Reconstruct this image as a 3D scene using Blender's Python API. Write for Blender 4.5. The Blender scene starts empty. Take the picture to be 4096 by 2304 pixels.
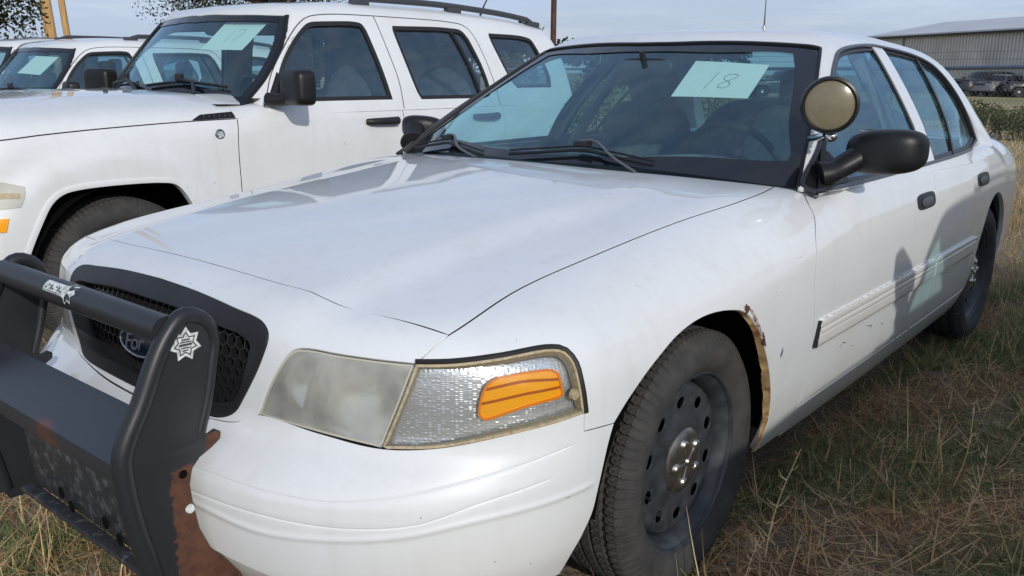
import bpy, math, random
import numpy as np
from mathutils import Vector, Matrix, geometry
random.seed(4); rng = np.random.default_rng(7)
scene = bpy.context.scene
COL = scene.collection
rad = math.radians
# ---------------------------------------------------------------- camera
cam_d = bpy.data.cameras.new('camera'); cam = bpy.data.objects.new('camera', cam_d); COL.objects.link(cam)
CAM = np.array([1.86819, 1.85669, 1.29377])
c_yaw, c_pitch, c_roll = 219.8028, -13.8871, 0.4515
cam_d.sensor_fit = 'HORIZONTAL'; cam_d.sensor_width = 36.0
cam_d.lens = 36.0 * 3491.75 / 4096.0
cam_d.clip_start = 0.02; cam_d.clip_end = 3000
_f = Vector((math.cos(rad(c_yaw)) * math.cos(rad(c_pitch)), math.sin(rad(c_yaw)) * math.cos(rad(c_pitch)), math.sin(rad(c_pitch))))
_r = _f.cross(Vector((0, 0, 1))).normalized(); _u = _r.cross(_f)
_r, _u = _r * math.cos(rad(c_roll)) + _u * math.sin(rad(c_roll)), _u * math.cos(rad(c_roll)) - _r * math.sin(rad(c_roll))
cam.matrix_world = Matrix(((_r.x, _u.x, -_f.x, CAM[0]), (_r.y, _u.y, -_f.y, CAM[1]), (_r.z, _u.z, -_f.z, CAM[2]), (0, 0, 0, 1)))
scene.camera = cam
# ---------------------------------------------------------------- sky and sun
SUN_EL, SUN_AZ = 24.0, 60.5          # azimuth measured from +x towards +y
world = bpy.data.worlds.new('World'); scene.world = world; world.use_nodes = True
wn = world.node_tree.nodes; wl = world.node_tree.links
for n in list(wn): wn.remove(n)
w_out = wn.new('ShaderNodeOutputWorld'); w_bg = wn.new('ShaderNodeBackground'); w_sky = wn.new('ShaderNodeTexSky')
w_sky.sky_type = 'NISHITA'; w_sky.sun_disc = False
w_sky.sun_elevation = rad(SUN_EL); w_sky.sun_rotation = rad(90 - SUN_AZ)
w_sky.air_density = 1.0; w_sky.dust_density = 2.0; w_sky.ozone_density = 1.2
w_bg.inputs['Strength'].default_value = 0.10
# thin high cloud veil: a pale layer mixed over the clear sky by soft noise in the sky direction
w_tc = wn.new('ShaderNodeTexCoord'); w_map = wn.new('ShaderNodeMapping'); w_no = wn.new('ShaderNodeTexNoise'); w_rp = wn.new('ShaderNodeValToRGB'); w_mx = wn.new('ShaderNodeMix')
w_map.inputs['Scale'].default_value = (1.0, 1.0, 7.0)
w_no.inputs['Scale'].default_value = 1.5; w_no.inputs['Detail'].default_value = 6; w_no.inputs['Roughness'].default_value = .55; w_no.inputs['Distortion'].default_value = .3
w_rp.color_ramp.elements[0].position = .36; w_rp.color_ramp.elements[0].color = (.70, .70, .70, 1)
w_rp.color_ramp.elements[1].position = .66; w_rp.color_ramp.elements[1].color = (1, 1, 1, 1)
w_mx.data_type = 'RGBA'
w_vr = wn.new('ShaderNodeValToRGB'); w_vr.color_ramp.elements[0].position = .0; w_vr.color_ramp.elements[0].color = (.60, .725, .94, 1); w_vr.color_ramp.elements[1].position = .30; w_vr.color_ramp.elements[1].color = (.53, .67, 1.0, 1)
w_vs = wn.new('ShaderNodeVectorMath'); w_vs.operation = 'SCALE'; w_vs.inputs['Scale'].default_value = 9.6
wl.new(w_tc.outputs['Generated'], w_map.inputs['Vector']); wl.new(w_map.outputs['Vector'], w_no.inputs['Vector']); wl.new(w_no.outputs['Fac'], w_rp.inputs['Fac'])
w_sep = wn.new('ShaderNodeSeparateXYZ'); w_mr = wn.new('ShaderNodeMapRange'); w_mu = wn.new('ShaderNodeMath'); w_mu.operation = 'MULTIPLY'
w_mr.inputs['From Min'].default_value = .05; w_mr.inputs['From Max'].default_value = .75; w_mr.inputs['To Min'].default_value = 1.0; w_mr.inputs['To Max'].default_value = .50   # haze thins towards the zenith
wl.new(w_tc.outputs['Generated'], w_sep.inputs[0]); wl.new(w_sep.outputs['Z'], w_mr.inputs['Value']); wl.new(w_rp.outputs['Color'], w_mu.inputs[0]); wl.new(w_mr.outputs[0], w_mu.inputs[1])
wl.new(w_mu.outputs[0], w_mx.inputs['Factor']); wl.new(w_sep.outputs['Z'], w_vr.inputs['Fac']); wl.new(w_vr.outputs['Color'], w_vs.inputs[0]); w_m2 = wn.new('ShaderNodeMapping'); w_m2.inputs['Scale'].default_value = (1.6, 1.6, 16.0); w_n2 = wn.new('ShaderNodeTexNoise'); w_n2.inputs['Scale'].default_value = 2.2; w_n2.inputs['Detail'].default_value = 7; w_n2.inputs['Roughness'].default_value = .6
w_r2 = wn.new('ShaderNodeValToRGB'); w_r2.color_ramp.elements[0].position = .44; w_r2.color_ramp.elements[0].color = (0, 0, 0, 1); w_r2.color_ramp.elements[1].position = .66; w_r2.color_ramp.elements[1].color = (.85, .85, .85, 1)
w_x2 = wn.new('ShaderNodeMix'); w_x2.data_type = 'RGBA'; w_x2.inputs['B'].default_value = (7.6, 8.4, 9.8, 1)      # bright streaks of high cloud
wl.new(w_tc.outputs['Generated'], w_m2.inputs['Vector']); wl.new(w_m2.outputs[0], w_n2.inputs['Vector']); wl.new(w_n2.outputs['Fac'], w_r2.inputs['Fac']); wl.new(w_r2.outputs['Color'], w_x2.inputs['Factor'])
wl.new(w_vs.outputs[0], w_x2.inputs['A']); wl.new(w_x2.outputs['Result'], w_mx.inputs['B']); wl.new(w_sky.outputs['Color'], w_mx.inputs['A']); wl.new(w_mx.outputs['Result'], w_bg.inputs['Color'])
wl.new(w_bg.outputs['Background'], w_out.inputs['Surface'])
sun_d = bpy.data.lights.new('sun', 'SUN'); sun = bpy.data.objects.new('sun', sun_d); COL.objects.link(sun)
sun_d.energy = 2.45; sun_d.angle = rad(.9); sun_d.color = (1.0, .955, .89)
_sd = Vector((math.cos(rad(SUN_AZ)) * math.cos(rad(SUN_EL)), math.sin(rad(SUN_AZ)) * math.cos(rad(SUN_EL)), math.sin(rad(SUN_EL))))
sun.rotation_euler = _sd.to_track_quat('Z', 'Y').to_euler()
scene.view_settings.view_transform = 'Standard'; scene.view_settings.look = 'None'
scene.view_settings.exposure = -0.12; scene.view_settings.gamma = 1.0; scene.view_settings.use_curve_mapping = False
scene.cycles.max_bounces = 10; scene.cycles.transparent_max_bounces = 16; scene.cycles.glossy_bounces = 4; scene.cycles.transmission_bounces = 8
scene.cycles.caustics_reflective = False; scene.cycles.caustics_refractive = False
scene.cycles.use_denoising = True
# ---------------------------------------------------------------- helpers
def mesh_obj(name, v, f, mat, parent=None, smooth=True, normals=None, uv=None):
    me = bpy.data.meshes.new(name)
    v = np.asarray(v, float)
    me.from_pydata([tuple(p) for p in v], [], [tuple(int(i) for i in q) for q in f])
    if smooth: me.shade_smooth()
    if normals is not None: me.normals_split_custom_set_from_vertices([tuple(n) for n in normals])
    if mat is not None:
        me.materials.append(mat)
    o = bpy.data.objects.new(name, me); COL.objects.link(o)
    if parent is not None: o.parent = parent
    return o
def empty(name, loc=(0, 0, 0), parent=None):
    o = bpy.data.objects.new(name, None); COL.objects.link(o); o.location = loc; o.empty_display_size = .1
    if parent is not None: o.parent = parent
    return o
def tag(o, label=None, cat=None, group=None, kind=None):
    if label: o['label'] = label
    if cat: o['category'] = cat
    if group: o['group'] = group
    if kind: o['kind'] = kind
    return o
class MB:
    """collects simple shapes into one mesh"""
    def __init__(s): s.v = []; s.f = []
    def add(s, v, f):
        b = len(s.v); s.v += [tuple(p) for p in v]; s.f += [tuple(i + b for i in q) for q in f]; return s
    def box(s, c, d, R=None):
        c = np.array(c, float); d = np.array(d, float) / 2
        P = np.array([[sx, sy, sz] for sx in (-1, 1) for sy in (-1, 1) for sz in (-1, 1)]) * d
        if R is not None: P = P @ np.array(R).T
        return s.add(P + c, [(0, 1, 3, 2), (4, 6, 7, 5), (0, 4, 5, 1), (2, 3, 7, 6), (0, 2, 6, 4), (1, 5, 7, 3)])
    def tube(s, pts, r, n=10, cap=True, flat=1.0):
        pts = np.array(pts, float); k = len(pts); rr = np.broadcast_to(np.asarray(r, float), (k,))
        t = np.gradient(pts, axis=0); t /= np.linalg.norm(t, axis=1)[:, None] + 1e-12
        a = np.array([0, 0, 1.]) if abs(t[0][2]) < .9 else np.array([1., 0, 0])
        e1 = np.cross(t[0], a); e1 /= np.linalg.norm(e1)
        V = []
        for i in range(k):
            e1 = e1 - t[i] * (e1 @ t[i]); e1 /= np.linalg.norm(e1); e2 = np.cross(t[i], e1)
            for j in range(n):
                an = 2 * math.pi * j / n
                V.append(pts[i] + rr[i] * (math.cos(an) * e1 + flat * math.sin(an) * e2))
        F = [(i * n + j, i * n + (j + 1) % n, (i + 1) * n + (j + 1) % n, (i + 1) * n + j) for i in range(k - 1) for j in range(n)]
        if cap: F += [tuple(range(n))[::-1], tuple(range((k - 1) * n, k * n))]
        return s.add(V, F)
    def lathe(s, prof, n=48, axis='y', c=(0, 0, 0)):
        """prof: (radius, height along axis)"""
        V = []
        for (r, h) in prof:
            for j in range(n):
                an = 2 * math.pi * j / n
                p = {'y': (r * math.cos(an), h, r * math.sin(an)), 'z': (r * math.cos(an), r * math.sin(an), h), 'x': (h, r * math.cos(an), r * math.sin(an))}[axis]
                V.append(np.array(p) + np.array(c))
        m = len(prof)
        F = [(i * n + j, i * n + (j + 1) % n, (i + 1) * n + (j + 1) % n, (i + 1) * n + j) for i in range(m - 1) for j in range(n)]
        return s.add(V, F)
    def prism(s, poly, e1, e2, o, t):
        """2D polygon extruded by vector t"""
        e1 = np.array(e1, float); e2 = np.array(e2, float); o = np.array(o, float); t = np.array(t, float); n = len(poly)
        A = [o + p[0] * e1 + p[1] * e2 for p in poly]
        tri = geometry.tessellate_polygon([[Vector((p[0], p[1], 0)) for p in poly]])
        F = [tuple(q) for q in tri] + [tuple(i + n for i in q[::-1]) for q in tri]
        F += [(i, i + n, (i + 1) % n + n, (i + 1) % n) for i in range(n)]
        return s.add(A + [a + t for a in A], F)
    def build(s, name, mat, parent=None, smooth=True, bevel=0, sharp=40):
        me = bpy.data.meshes.new(name); me.from_pydata(s.v, [], s.f)
        import bmesh
        bm = bmesh.new(); bm.from_mesh(me); bmesh.ops.recalc_face_normals(bm, faces=bm.faces)
        if bevel:
            es = [e for e in bm.edges if len(e.link_faces) == 2 and e.calc_face_angle(0) > rad(35)]
            bmesh.ops.bevel(bm, geom=es, offset=bevel, segments=2, profile=.6, affect='EDGES', clamp_overlap=True)
        bm.to_mesh(me); bm.free()
        if smooth:
            me.shade_smooth(); me.set_sharp_from_angle(angle=rad(sharp))
        if mat is not None: me.materials.append(mat)
        o = bpy.data.objects.new(name, me); COL.objects.link(o)
        if parent is not None: o.parent = parent
        return o
def mirror_copy(o, parent, name=None):
    """the same part on the other side of the car: mesh mirrored in y"""
    me = o.data.copy(); n = len(me.vertices)
    co = np.empty(n * 3); me.vertices.foreach_get('co', co); co = co.reshape(-1, 3); co[:, 1] *= -1
    nor = None
    if me.has_custom_normals:
        nor = np.zeros((n, 3))
        ln = np.empty(len(me.loops) * 3); me.corner_normals.foreach_get('vector', ln); ln = ln.reshape(-1, 3)
        li = np.empty(len(me.loops), dtype=int); me.loops.foreach_get('vertex_index', li)
        nor[li] = ln; nor[:, 1] *= -1
    me.vertices.foreach_set('co', co.ravel()); me.flip_normals()
    if nor is not None: me.normals_split_custom_set_from_vertices([tuple(q) for q in nor])
    c = bpy.data.objects.new(name or o.name.split('.')[0], me); COL.objects.link(c); c.parent = parent
    return c
# --- curves
def crom(P, step):
    """Catmull-Rom through points, resampled to about `step`"""
    P = np.asarray(P, float)
    if len(P) == 2: Q = P
    else:
        E = np.vstack([2 * P[0] - P[1], P, 2 * P[-1] - P[-2]]); out = []
        for i in range(1, len(E) - 2):
            p0, p1, p2, p3 = E[i - 1:i + 3]
            # centripetal
            t0 = 0; t1 = t0 + max(np.linalg.norm(p1 - p0), 1e-6) ** .5; t2 = t1 + max(np.linalg.norm(p2 - p1), 1e-6) ** .5; t3 = t2 + max(np.linalg.norm(p3 - p2), 1e-6) ** .5
            t = np.linspace(t1, t2, 14, endpoint=False)[:, None]
            A1 = (t1 - t) / (t1 - t0) * p0 + (t - t0) / (t1 - t0) * p1; A2 = (t2 - t) / (t2 - t1) * p1 + (t - t1) / (t2 - t1) * p2; A3 = (t3 - t) / (t3 - t2) * p2 + (t - t2) / (t3 - t2) * p3
            B1 = (t2 - t) / (t2 - t0) * A1 + (t - t0) / (t2 - t0) * A2; B2 = (t3 - t) / (t3 - t1) * A2 + (t - t1) / (t3 - t1) * A3
            out.append((t2 - t) / (t2 - t1) * B1 + (t - t1) / (t2 - t1) * B2)
        Q = np.vstack(out + [P[-1:]])
    L = np.r_[0, np.cumsum(np.linalg.norm(np.diff(Q, axis=0), axis=1))]
    n = max(int(math.ceil(L[-1] / step)), 1)
    s = np.linspace(0, L[-1], n + 1)
    return np.stack([np.interp(s, L, Q[:, k]) for k in range(Q.shape[1])], 1)
def loop(curves, step):
    """closed outline from curves that follow one another"""
    out = []
    for c in curves: out.append(crom(c, step)[:-1])
    return np.vstack(out)
def rev(c): return [p for p in c][::-1]
def mir(c): return [[p[0], -p[1], p[2]] for p in c]
# --- charts: (u,v) <-> a ray that leaves the inside of the body
class ChartX:
    def __init__(s, z0, R=.8): s.z0 = z0; s.R = R
    def inv(s, P): P = np.asarray(P, float); return np.stack([P[:, 0], s.R * np.arctan2(P[:, 1], P[:, 2] - s.z0)], 1)
    def ray(s, U):
        a = U[:, 1] / s.R; n = len(U)
        return np.stack([U[:, 0], np.zeros(n), np.full(n, s.z0)], 1), np.stack([np.zeros(n), np.sin(a), np.cos(a)], 1)
class ChartZ:
    def __init__(s, x0, R=.8): s.x0 = x0; s.R = R
    def inv(s, P): P = np.asarray(P, float); return np.stack([s.R * np.arctan2(P[:, 1], P[:, 0] - s.x0), P[:, 2]], 1)
    def ray(s, U):
        a = U[:, 0] / s.R; n = len(U)
        return np.stack([np.full(n, s.x0), np.zeros(n), U[:, 1]], 1), np.stack([np.cos(a), np.sin(a), np.zeros(n)], 1)
class ChartS:
    def __init__(s, c, R=.8): s.c = np.array(c, float); s.R = R
    def inv(s, P):
        d = np.asarray(P, float) - s.c
        return s.R * np.stack([np.arctan2(d[:, 1], d[:, 0]), np.arctan2(d[:, 2], np.hypot(d[:, 0], d[:, 1]))], 1)
    def ray(s, U):
        a, e = U[:, 0] / s.R, U[:, 1] / s.R
        return np.broadcast_to(s.c, (len(U), 3)), np.stack([np.cos(a) * np.cos(e), np.sin(a) * np.cos(e), np.sin(e)], 1)
def grad(field, P, h=1e-3):
    g = np.stack([field(*(P + np.eye(3)[k] * h).T) - field(*(P - np.eye(3)[k] * h).T) for k in range(3)], 1)
    return g / (np.linalg.norm(g, axis=1)[:, None] + 1e-12)
def shoot(field, O, D, tmax=2.6, n=90):
    """outermost crossing from inside to outside along each ray"""
    ts = np.linspace(.02, tmax, n); N = len(O)
    V = np.stack([field(*(O + t * D).T) for t in ts], 1) < 0
    k = np.where(V.any(1), n - 1 - np.argmax(V[:, ::-1], 1), 0)
    a = ts[k]; b = ts[np.minimum(k + 1, n - 1)]
    for _ in range(34):
        m = (a + b) / 2; ins = field(*(O + m[:, None] * D).T) < 0
        a = np.where(ins, m, a); b = np.where(ins, b, m)
    return O + a[:, None] * D
def inside(P, L):
    x, y = P[:, 0][:, None], P[:, 1][:, None]; A = L; B = np.roll(L, -1, 0)
    c = ((A[:, 1] > y) != (B[:, 1] > y)) & (x < (B[:, 0] - A[:, 0]) * (y - A[:, 1]) / (B[:, 1] - A[:, 1] + 1e-15) + A[:, 0])
    return c.sum(1) % 2 == 1
def area2(L): return np.sum(L[:, 0] * np.roll(L[:, 1], -1) - np.roll(L[:, 0], -1) * L[:, 1])
def inset(L, d):
    if d == 0: return L
    s = 1 if area2(L) > 0 else -1
    e = np.roll(L, -1, 0) - L; e /= np.linalg.norm(e, axis=1)[:, None] + 1e-12
    n = s * np.stack([-e[:, 1], e[:, 0]], 1)
    m = n + np.roll(n, 1, 0); l = np.linalg.norm(m, axis=1)[:, None]
    m = m / np.maximum(l, .6) ; m = m / np.maximum(np.sum(m * n, 1)[:, None], .5) if False else m
    return L + m * d
def panel(name, chart, field, outline, mat, parent, step=.03, holes=(), gap=.0022, flange=.016, off=0.0, edge=.012, disp=None, lip=.0008, extra=(), flat=False, edge_mat=None):
    """a sheet-metal (or glass) skin lying on the body shape, cut to an outline, with turned-in edges"""
    def prep(c, sign):
        P = loop(c, edge) if isinstance(c, list) and not np.isscalar(c[0][0]) else np.asarray(c, float)
        return inset(chart.inv(P), sign * gap)
    loops = [prep(outline, 1)] + [prep(h, -1) for h in holes]
    lo, hi = loops[0].min(0), loops[0].max(0)
    gx, gy = np.meshgrid(np.arange(lo[0], hi[0] + step, step), np.arange(lo[1], hi[1] + step, step * .87))
    gx = gx + (np.arange(gx.shape[0]) % 2)[:, None] * step * .5
    G = np.stack([gx.ravel(), gy.ravel()], 1)
    ok = inside(G, loops[0])
    for h in loops[1:]: ok &= ~inside(G, h)
    G = G[ok]
    allb = np.vstack(loops)
    if len(G):
        keep = np.ones(len(G), bool)
        for i in range(0, len(G), 2000):
            dd = np.min(np.linalg.norm(G[i:i + 2000, None] - allb[None], axis=2), 1); keep[i:i + 2000] = dd > edge * .75
        G = G[keep]
    X = [chart.inv(np.asarray(c, float)) for c in extra]
    X = [c[inside(c, loops[0])] for c in X]
    if X:
        XA = np.vstack(X); keep = np.ones(len(G), bool)
        for i in range(0, len(G), 1000):
            keep[i:i + 1000] = np.min(np.linalg.norm(G[i:i + 1000, None] - XA[None], axis=2), 1) > step * .45
        G = G[keep]; G = np.vstack([G, XA])
    pts = [Vector(p) for p in np.vstack([allb, G])]
    edges = []; b = 0
    for L in loops:
        n = len(L); edges += [(b + i, b + (i + 1) % n) for i in range(n)]; b += n
    vv, ee, ff, ov, oe, of = geometry.delaunay_2d_cdt(pts, edges, [], 0, 1e-7)
    U = np.array([tuple(p) for p in vv]); F = np.array([q for q in ff if len(q) == 3])
    cen = U[F].mean(1); ok = inside(cen, loops[0])
    for h in loops[1:]: ok &= ~inside(cen, h)
    F = F[ok]
    O, D = chart.ray(U); P = shoot(field, O, D); N = grad(field, P)
    if disp is not None:
        P = P + N * disp(P)[:, None]
        f2 = disp
        # bend normals by the slope of the displacement
        h = 5e-4; T1 = np.cross(N, [0, 0, 1.]); T1 /= np.linalg.norm(T1, axis=1)[:, None] + 1e-9; T2 = np.cross(N, T1)
        g1 = (f2(P + T1 * h) - f2(P - T1 * h)) / (2 * h); g2 = (f2(P + T2 * h) - f2(P - T2 * h)) / (2 * h)
        N = N - T1 * g1[:, None] - T2 * g2[:, None]; N /= np.linalg.norm(N, axis=1)[:, None]
    P = P + N * off
    # face orientation
    a, b2, c = P[F[:, 0]], P[F[:, 1]], P[F[:, 2]]
    flip = np.sum(np.cross(b2 - a, c - a) * N[F[:, 0]], 1) < 0
    F[flip] = F[flip][:, ::-1]
    V = P; NN = N; FF = [tuple(q) for q in F]
    if flange:
        cnt = {}
        for q in F:
            for k in range(3):
                e = (q[k], q[(k + 1) % 3]); cnt[e] = cnt.get(e, 0) + 1
        bd = [e for e in cnt if (e[1], e[0]) not in cnt]
        ids = sorted({i for e in bd for i in e}); m1 = {i: len(V) + k for k, i in enumerate(ids)}; nb = len(ids)
        outw = np.zeros((len(P), 3))
        for (i, j) in bd:
            t = P[j] - P[i]; o = np.cross(t, N[i]); o /= np.linalg.norm(o) + 1e-12; outw[i] += o; outw[j] += o
        ow = outw[ids]; ow /= np.linalg.norm(ow, axis=1)[:, None] + 1e-12
        r1 = P[ids] + ow * lip - N[ids] * lip; r2 = r1 - N[ids] * flange
        n1 = N[ids] * .5 + ow; n1 /= np.linalg.norm(n1, axis=1)[:, None]
        V = np.vstack([V, r1, r2]); NN = np.vstack([NN, n1, ow])
        for (i, j) in bd:
            FF.append((j, i, m1[i], m1[j])); FF.append((m1[j], m1[i], m1[i] + nb, m1[j] + nb))
    o = mesh_obj(name, V, FF, mat, parent, not flat, None if flat else NN)
    if edge_mat is not None and flange:
        o.data.materials.append(edge_mat); mi = np.zeros(len(FF), dtype=np.int32); mi[len(F) + 1::2] = 1; o.data.polygons.foreach_set('material_index', mi)  # edge_mat blackens the turned-in faces, painting the shade of the gap
    return o
def strip(name, chart, field, curve, prof, mat, parent, step=.015, closed=False, off=0.0):
    """a moulding that follows a curve on the body: prof = [(sideways, outwards)...]"""
    C_ = loop(curve, step) if closed else crom(curve, step)
    U = chart.inv(C_); O, D = chart.ray(U); P = shoot(field, O, D); N = grad(field, P)
    if closed: T = np.roll(P, -1, 0) - np.roll(P, 1, 0)
    else: T = np.gradient(P, axis=0)
    T /= np.linalg.norm(T, axis=1)[:, None] + 1e-12; B = np.cross(N, T)
    k = len(prof); V = np.vstack([P + B * a + N * (b + off) for a, b in prof]).reshape(k, len(P), 3).transpose(1, 0, 2).reshape(-1, 3)
    n = len(P); F = []
    for i in range(n if closed else n - 1):
        j = (i + 1) % n
        F += [(i * k + q, i * k + q + 1, j * k + q + 1, j * k + q) for q in range(k - 1)]
    if not closed: F += [tuple(range(k)), tuple(range((n - 1) * k, n * k))[::-1]]
    mb = MB(); mb.add(V, F); return mb.build(name, mat, parent, sharp=50)
# ---------------------------------------------------------------- materials
def M_(name):
    m = bpy.data.materials.new(name); m.use_nodes = True; nt = m.node_tree
    for n in list(nt.nodes): nt.nodes.remove(n)
    out = nt.nodes.new('ShaderNodeOutputMaterial')
    return m, nt, out
def nn(nt, t, **kw):
    n = nt.nodes.new(t)
    for k, v in kw.items():
        if k in n.inputs: n.inputs[k].default_value = v
        else: setattr(n, k, v)
    return n
def noise(nt, scale, detail=4, rough=.55, vec=None, dist=0):
    n = nn(nt, 'ShaderNodeTexNoise', Scale=scale, Detail=detail, Roughness=rough, Distortion=dist)
    if vec is None:
        tc = nn(nt, 'ShaderNodeTexCoord'); vec = tc.outputs['Object']
    nt.links.new(vec, n.inputs['Vector']); return n
def ramp(nt, src, stops):
    r = nn(nt, 'ShaderNodeValToRGB'); e = r.color_ramp.elements
    while len(e) < len(stops): e.new(.5)
    for i, (p, c) in enumerate(stops):
        e[i].position = p; e[i].color = (c, c, c, 1) if np.isscalar(c) else tuple(c) + (1,)
    nt.links.new(src, r.inputs['Fac']); return r
def mixc(nt, fac, a, b):
    m = nn(nt, 'ShaderNodeMix'); m.data_type = 'RGBA'
    for s, k in ((fac, 'Factor'), (a, 'A'), (b, 'B')):
        if hasattr(s, 'node'): nt.links.new(s, m.inputs[k])
        else: m.inputs[k].default_value = s if k == 'Factor' else tuple(s) + (1,)
    return m.outputs['Result']
def principled(nt, out, **kw):
    b = nn(nt, 'ShaderNodeBsdfPrincipled')
    for k, v in kw.items():
        k = k.replace('_', ' ')
        if hasattr(v, 'node'): nt.links.new(v, b.inputs[k])
        else: b.inputs[k].default_value = tuple(v) + (1,) if k.endswith('Color') or k in ('Coat Tint',) else v
    nt.links.new(b.outputs[0], out.inputs['Surface']); return b
def bump(nt, b, h, strength=.3, dist=.002):
    bp = nn(nt, 'ShaderNodeBump', Strength=strength, Distance=dist)
    nt.links.new(h, bp.inputs['Height']); nt.links.new(bp.outputs[0], b.inputs['Normal']); return bp
MT = {}
def mat_simple(key, color, rough=.5, metal=0, spec=.5, nscale=None, namp=.25, bscale=None, bstr=.2, bdist=.001, **kw):
    m, nt, out = M_(key)
    col = color
    if nscale:
        n = noise(nt, nscale); r = ramp(nt, n.outputs['Fac'], [(.3, 1 - namp), (.7, 1 + namp)])
        c2 = nn(nt, 'ShaderNodeMix'); c2.data_type = 'RGBA'; c2.blend_type = 'MULTIPLY'; c2.inputs['Factor'].default_value = 1
        c2.inputs['A'].default_value = tuple(color) + (1,); nt.links.new(r.outputs[0], c2.inputs['B']); col = c2.outputs['Result']
    b = principled(nt, out, Base_Color=col, Roughness=rough, Metallic=metal, Specular_IOR_Level=spec, **kw)
    if bscale:
        n2 = noise(nt, bscale, 3); bump(nt, b, n2.outputs['Fac'], bstr, bdist)
    MT[key] = m; return m
def mat_paint(key, base, dust, coat=1.0):
    """white car paint: clear coat, faint orange peel, road dust and dry water streaks"""
    m, nt, out = M_(key)
    tc = nn(nt, 'ShaderNodeTexCoord'); vec = tc.outputs['Object']
    a = noise(nt, 2.3, 6, .6, vec); ra = ramp(nt, a.outputs['Fac'], [(.42, 0.0), (.75, .5)])
    mp = nn(nt, 'ShaderNodeMapping'); mp.inputs['Scale'].default_value = (14, 14, 1.2); nt.links.new(vec, mp.inputs['Vector'])
    s = noise(nt, 1.6, 5, .6, mp.outputs[0]); rs = ramp(nt, s.outputs['Fac'], [(.52, 0.0), (.8, .35)])
    sp = noise(nt, 160, 2, .5, vec); rp_ = ramp(nt, sp.outputs['Fac'], [(.70, 0.0), (.78, .30)])
    ad = nn(nt, 'ShaderNodeMath', operation='ADD'); nt.links.new(ra.outputs[0], ad.inputs[0]); nt.links.new(rs.outputs[0], ad.inputs[1])
    ad2 = nn(nt, 'ShaderNodeMath', operation='ADD'); nt.links.new(ad.outputs[0], ad2.inputs[0]); nt.links.new(rp_.outputs[0], ad2.inputs[1])
    ml = nn(nt, 'ShaderNodeMath', operation='MULTIPLY'); nt.links.new(ad2.outputs[0], ml.inputs[0]); ml.inputs[1].default_value = .55
    col = mixc(nt, ml.outputs[0], base, dust)
    ch = noise(nt, 48, 2, .5, vec); rc2 = ramp(nt, ch.outputs['Fac'], [(.775, 0.0), (.79, .8)])
    col = mixc(nt, rc2.outputs[0], col, (.16, .13, .10))
    rr = ramp(nt, ad2.outputs[0], [(0, .012), (.8, .09)])
    b = principled(nt, out, Base_Color=col, Roughness=.45, Coat_Weight=coat, Coat_Roughness=rr.outputs[0], Coat_IOR=1.5)
    pe = noise(nt, 260, 2, .5, vec)
    wv = noise(nt, 5, 2, .5, vec); ws_ = nn(nt, 'ShaderNodeMath', operation='MULTIPLY_ADD'); nt.links.new(wv.outputs['Fac'], ws_.inputs[0]); ws_.inputs[1].default_value = 14.0; nt.links.new(pe.outputs['Fac'], ws_.inputs[2])
    bp = nn(nt, 'ShaderNodeBump', Strength=.02, Distance=.001); nt.links.new(ws_.outputs[0], bp.inputs['Height']); nt.links.new(bp.outputs[0], b.inputs['Coat Normal'])
    MT[key] = m; return m
def mat_glass(key, tint, rough=0.0, ior=2.2, dusty=.05):
    m, nt, out = M_(key)
    tr = nn(nt, 'ShaderNodeBsdfTransparent'); tr.inputs['Color'].default_value = tuple(tint) + (1,)
    gl = nn(nt, 'ShaderNodeBsdfGlossy', Roughness=rough); gl.inputs['Color'].default_value = (.60, .86, 1.0, 1)
    df = nn(nt, 'ShaderNodeBsdfDiffuse'); df.inputs['Color'].default_value = (.5, .5, .48, 1)
    fr = nn(nt, 'ShaderNodeFresnel', IOR=ior)
    ge = nn(nt, 'ShaderNodeNewGeometry'); bf = nn(nt, 'ShaderNodeMath', operation='SUBTRACT'); bf.inputs[0].default_value = 1; nt.links.new(ge.outputs['Backfacing'], bf.inputs[1])
    mu = nn(nt, 'ShaderNodeMath', operation='MULTIPLY'); nt.links.new(fr.outputs[0], mu.inputs[0]); nt.links.new(bf.outputs[0], mu.inputs[1])
    x = nn(nt, 'ShaderNodeMixShader'); nt.links.new(mu.outputs[0], x.inputs[0]); nt.links.new(tr.outputs[0], x.inputs[1]); nt.links.new(gl.outputs[0], x.inputs[2])
    n = noise(nt, 6, 6, .65); rd = ramp(nt, n.outputs['Fac'], [(.35, 0.0), (.75, dusty)])
    y = nn(nt, 'ShaderNodeMixShader'); nt.links.new(rd.outputs[0], y.inputs[0]); nt.links.new(x.outputs[0], y.inputs[1]); nt.links.new(df.outputs[0], y.inputs[2])
    nt.links.new(y.outputs[0], out.inputs['Surface']); MT[key] = m; return m
mat_paint('paint', (.785, .81, .815), (.56, .53, .47))
mat_paint('paint_jeep', (.775, .795, .80), (.55, .52, .46))
mat_simple('black_plastic', (.018, .018, .02), .48, spec=.4, bscale=900, bstr=.25, bdist=.0004, nscale=8, namp=.3)
mat_simple('mirror_plastic', (.012, .012, .0135), .42, spec=.35, bscale=1200, bstr=.3, bdist=.0003, nscale=5, namp=.3)
mat_simple('trim_black', (.010, .010, .011), .35, spec=.4)
mat_simple('frit_black', (.008, .009, .013), .06, spec=.8)
mat_simple('rubber_seal', (.012, .012, .012), .6)  # black of the lamp and window seals, also the painted dark inside panel gaps
mat_simple('well_black', (.012, .012, .012), .9, spec=.2)
mat_simple('liner_black', (.004, .004, .004), .95, spec=.1)
mat_simple('chrome', (.72, .72, .70), .12, 1.0, nscale=40, namp=.15)
mat_simple('steel_black', (.038, .043, .051), .45, spec=.5, nscale=22, namp=.45, bscale=300, bstr=.1)
mat_simple('cap_steel', (.52, .50, .46), .32, 1.0, nscale=25, namp=.35)
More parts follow.
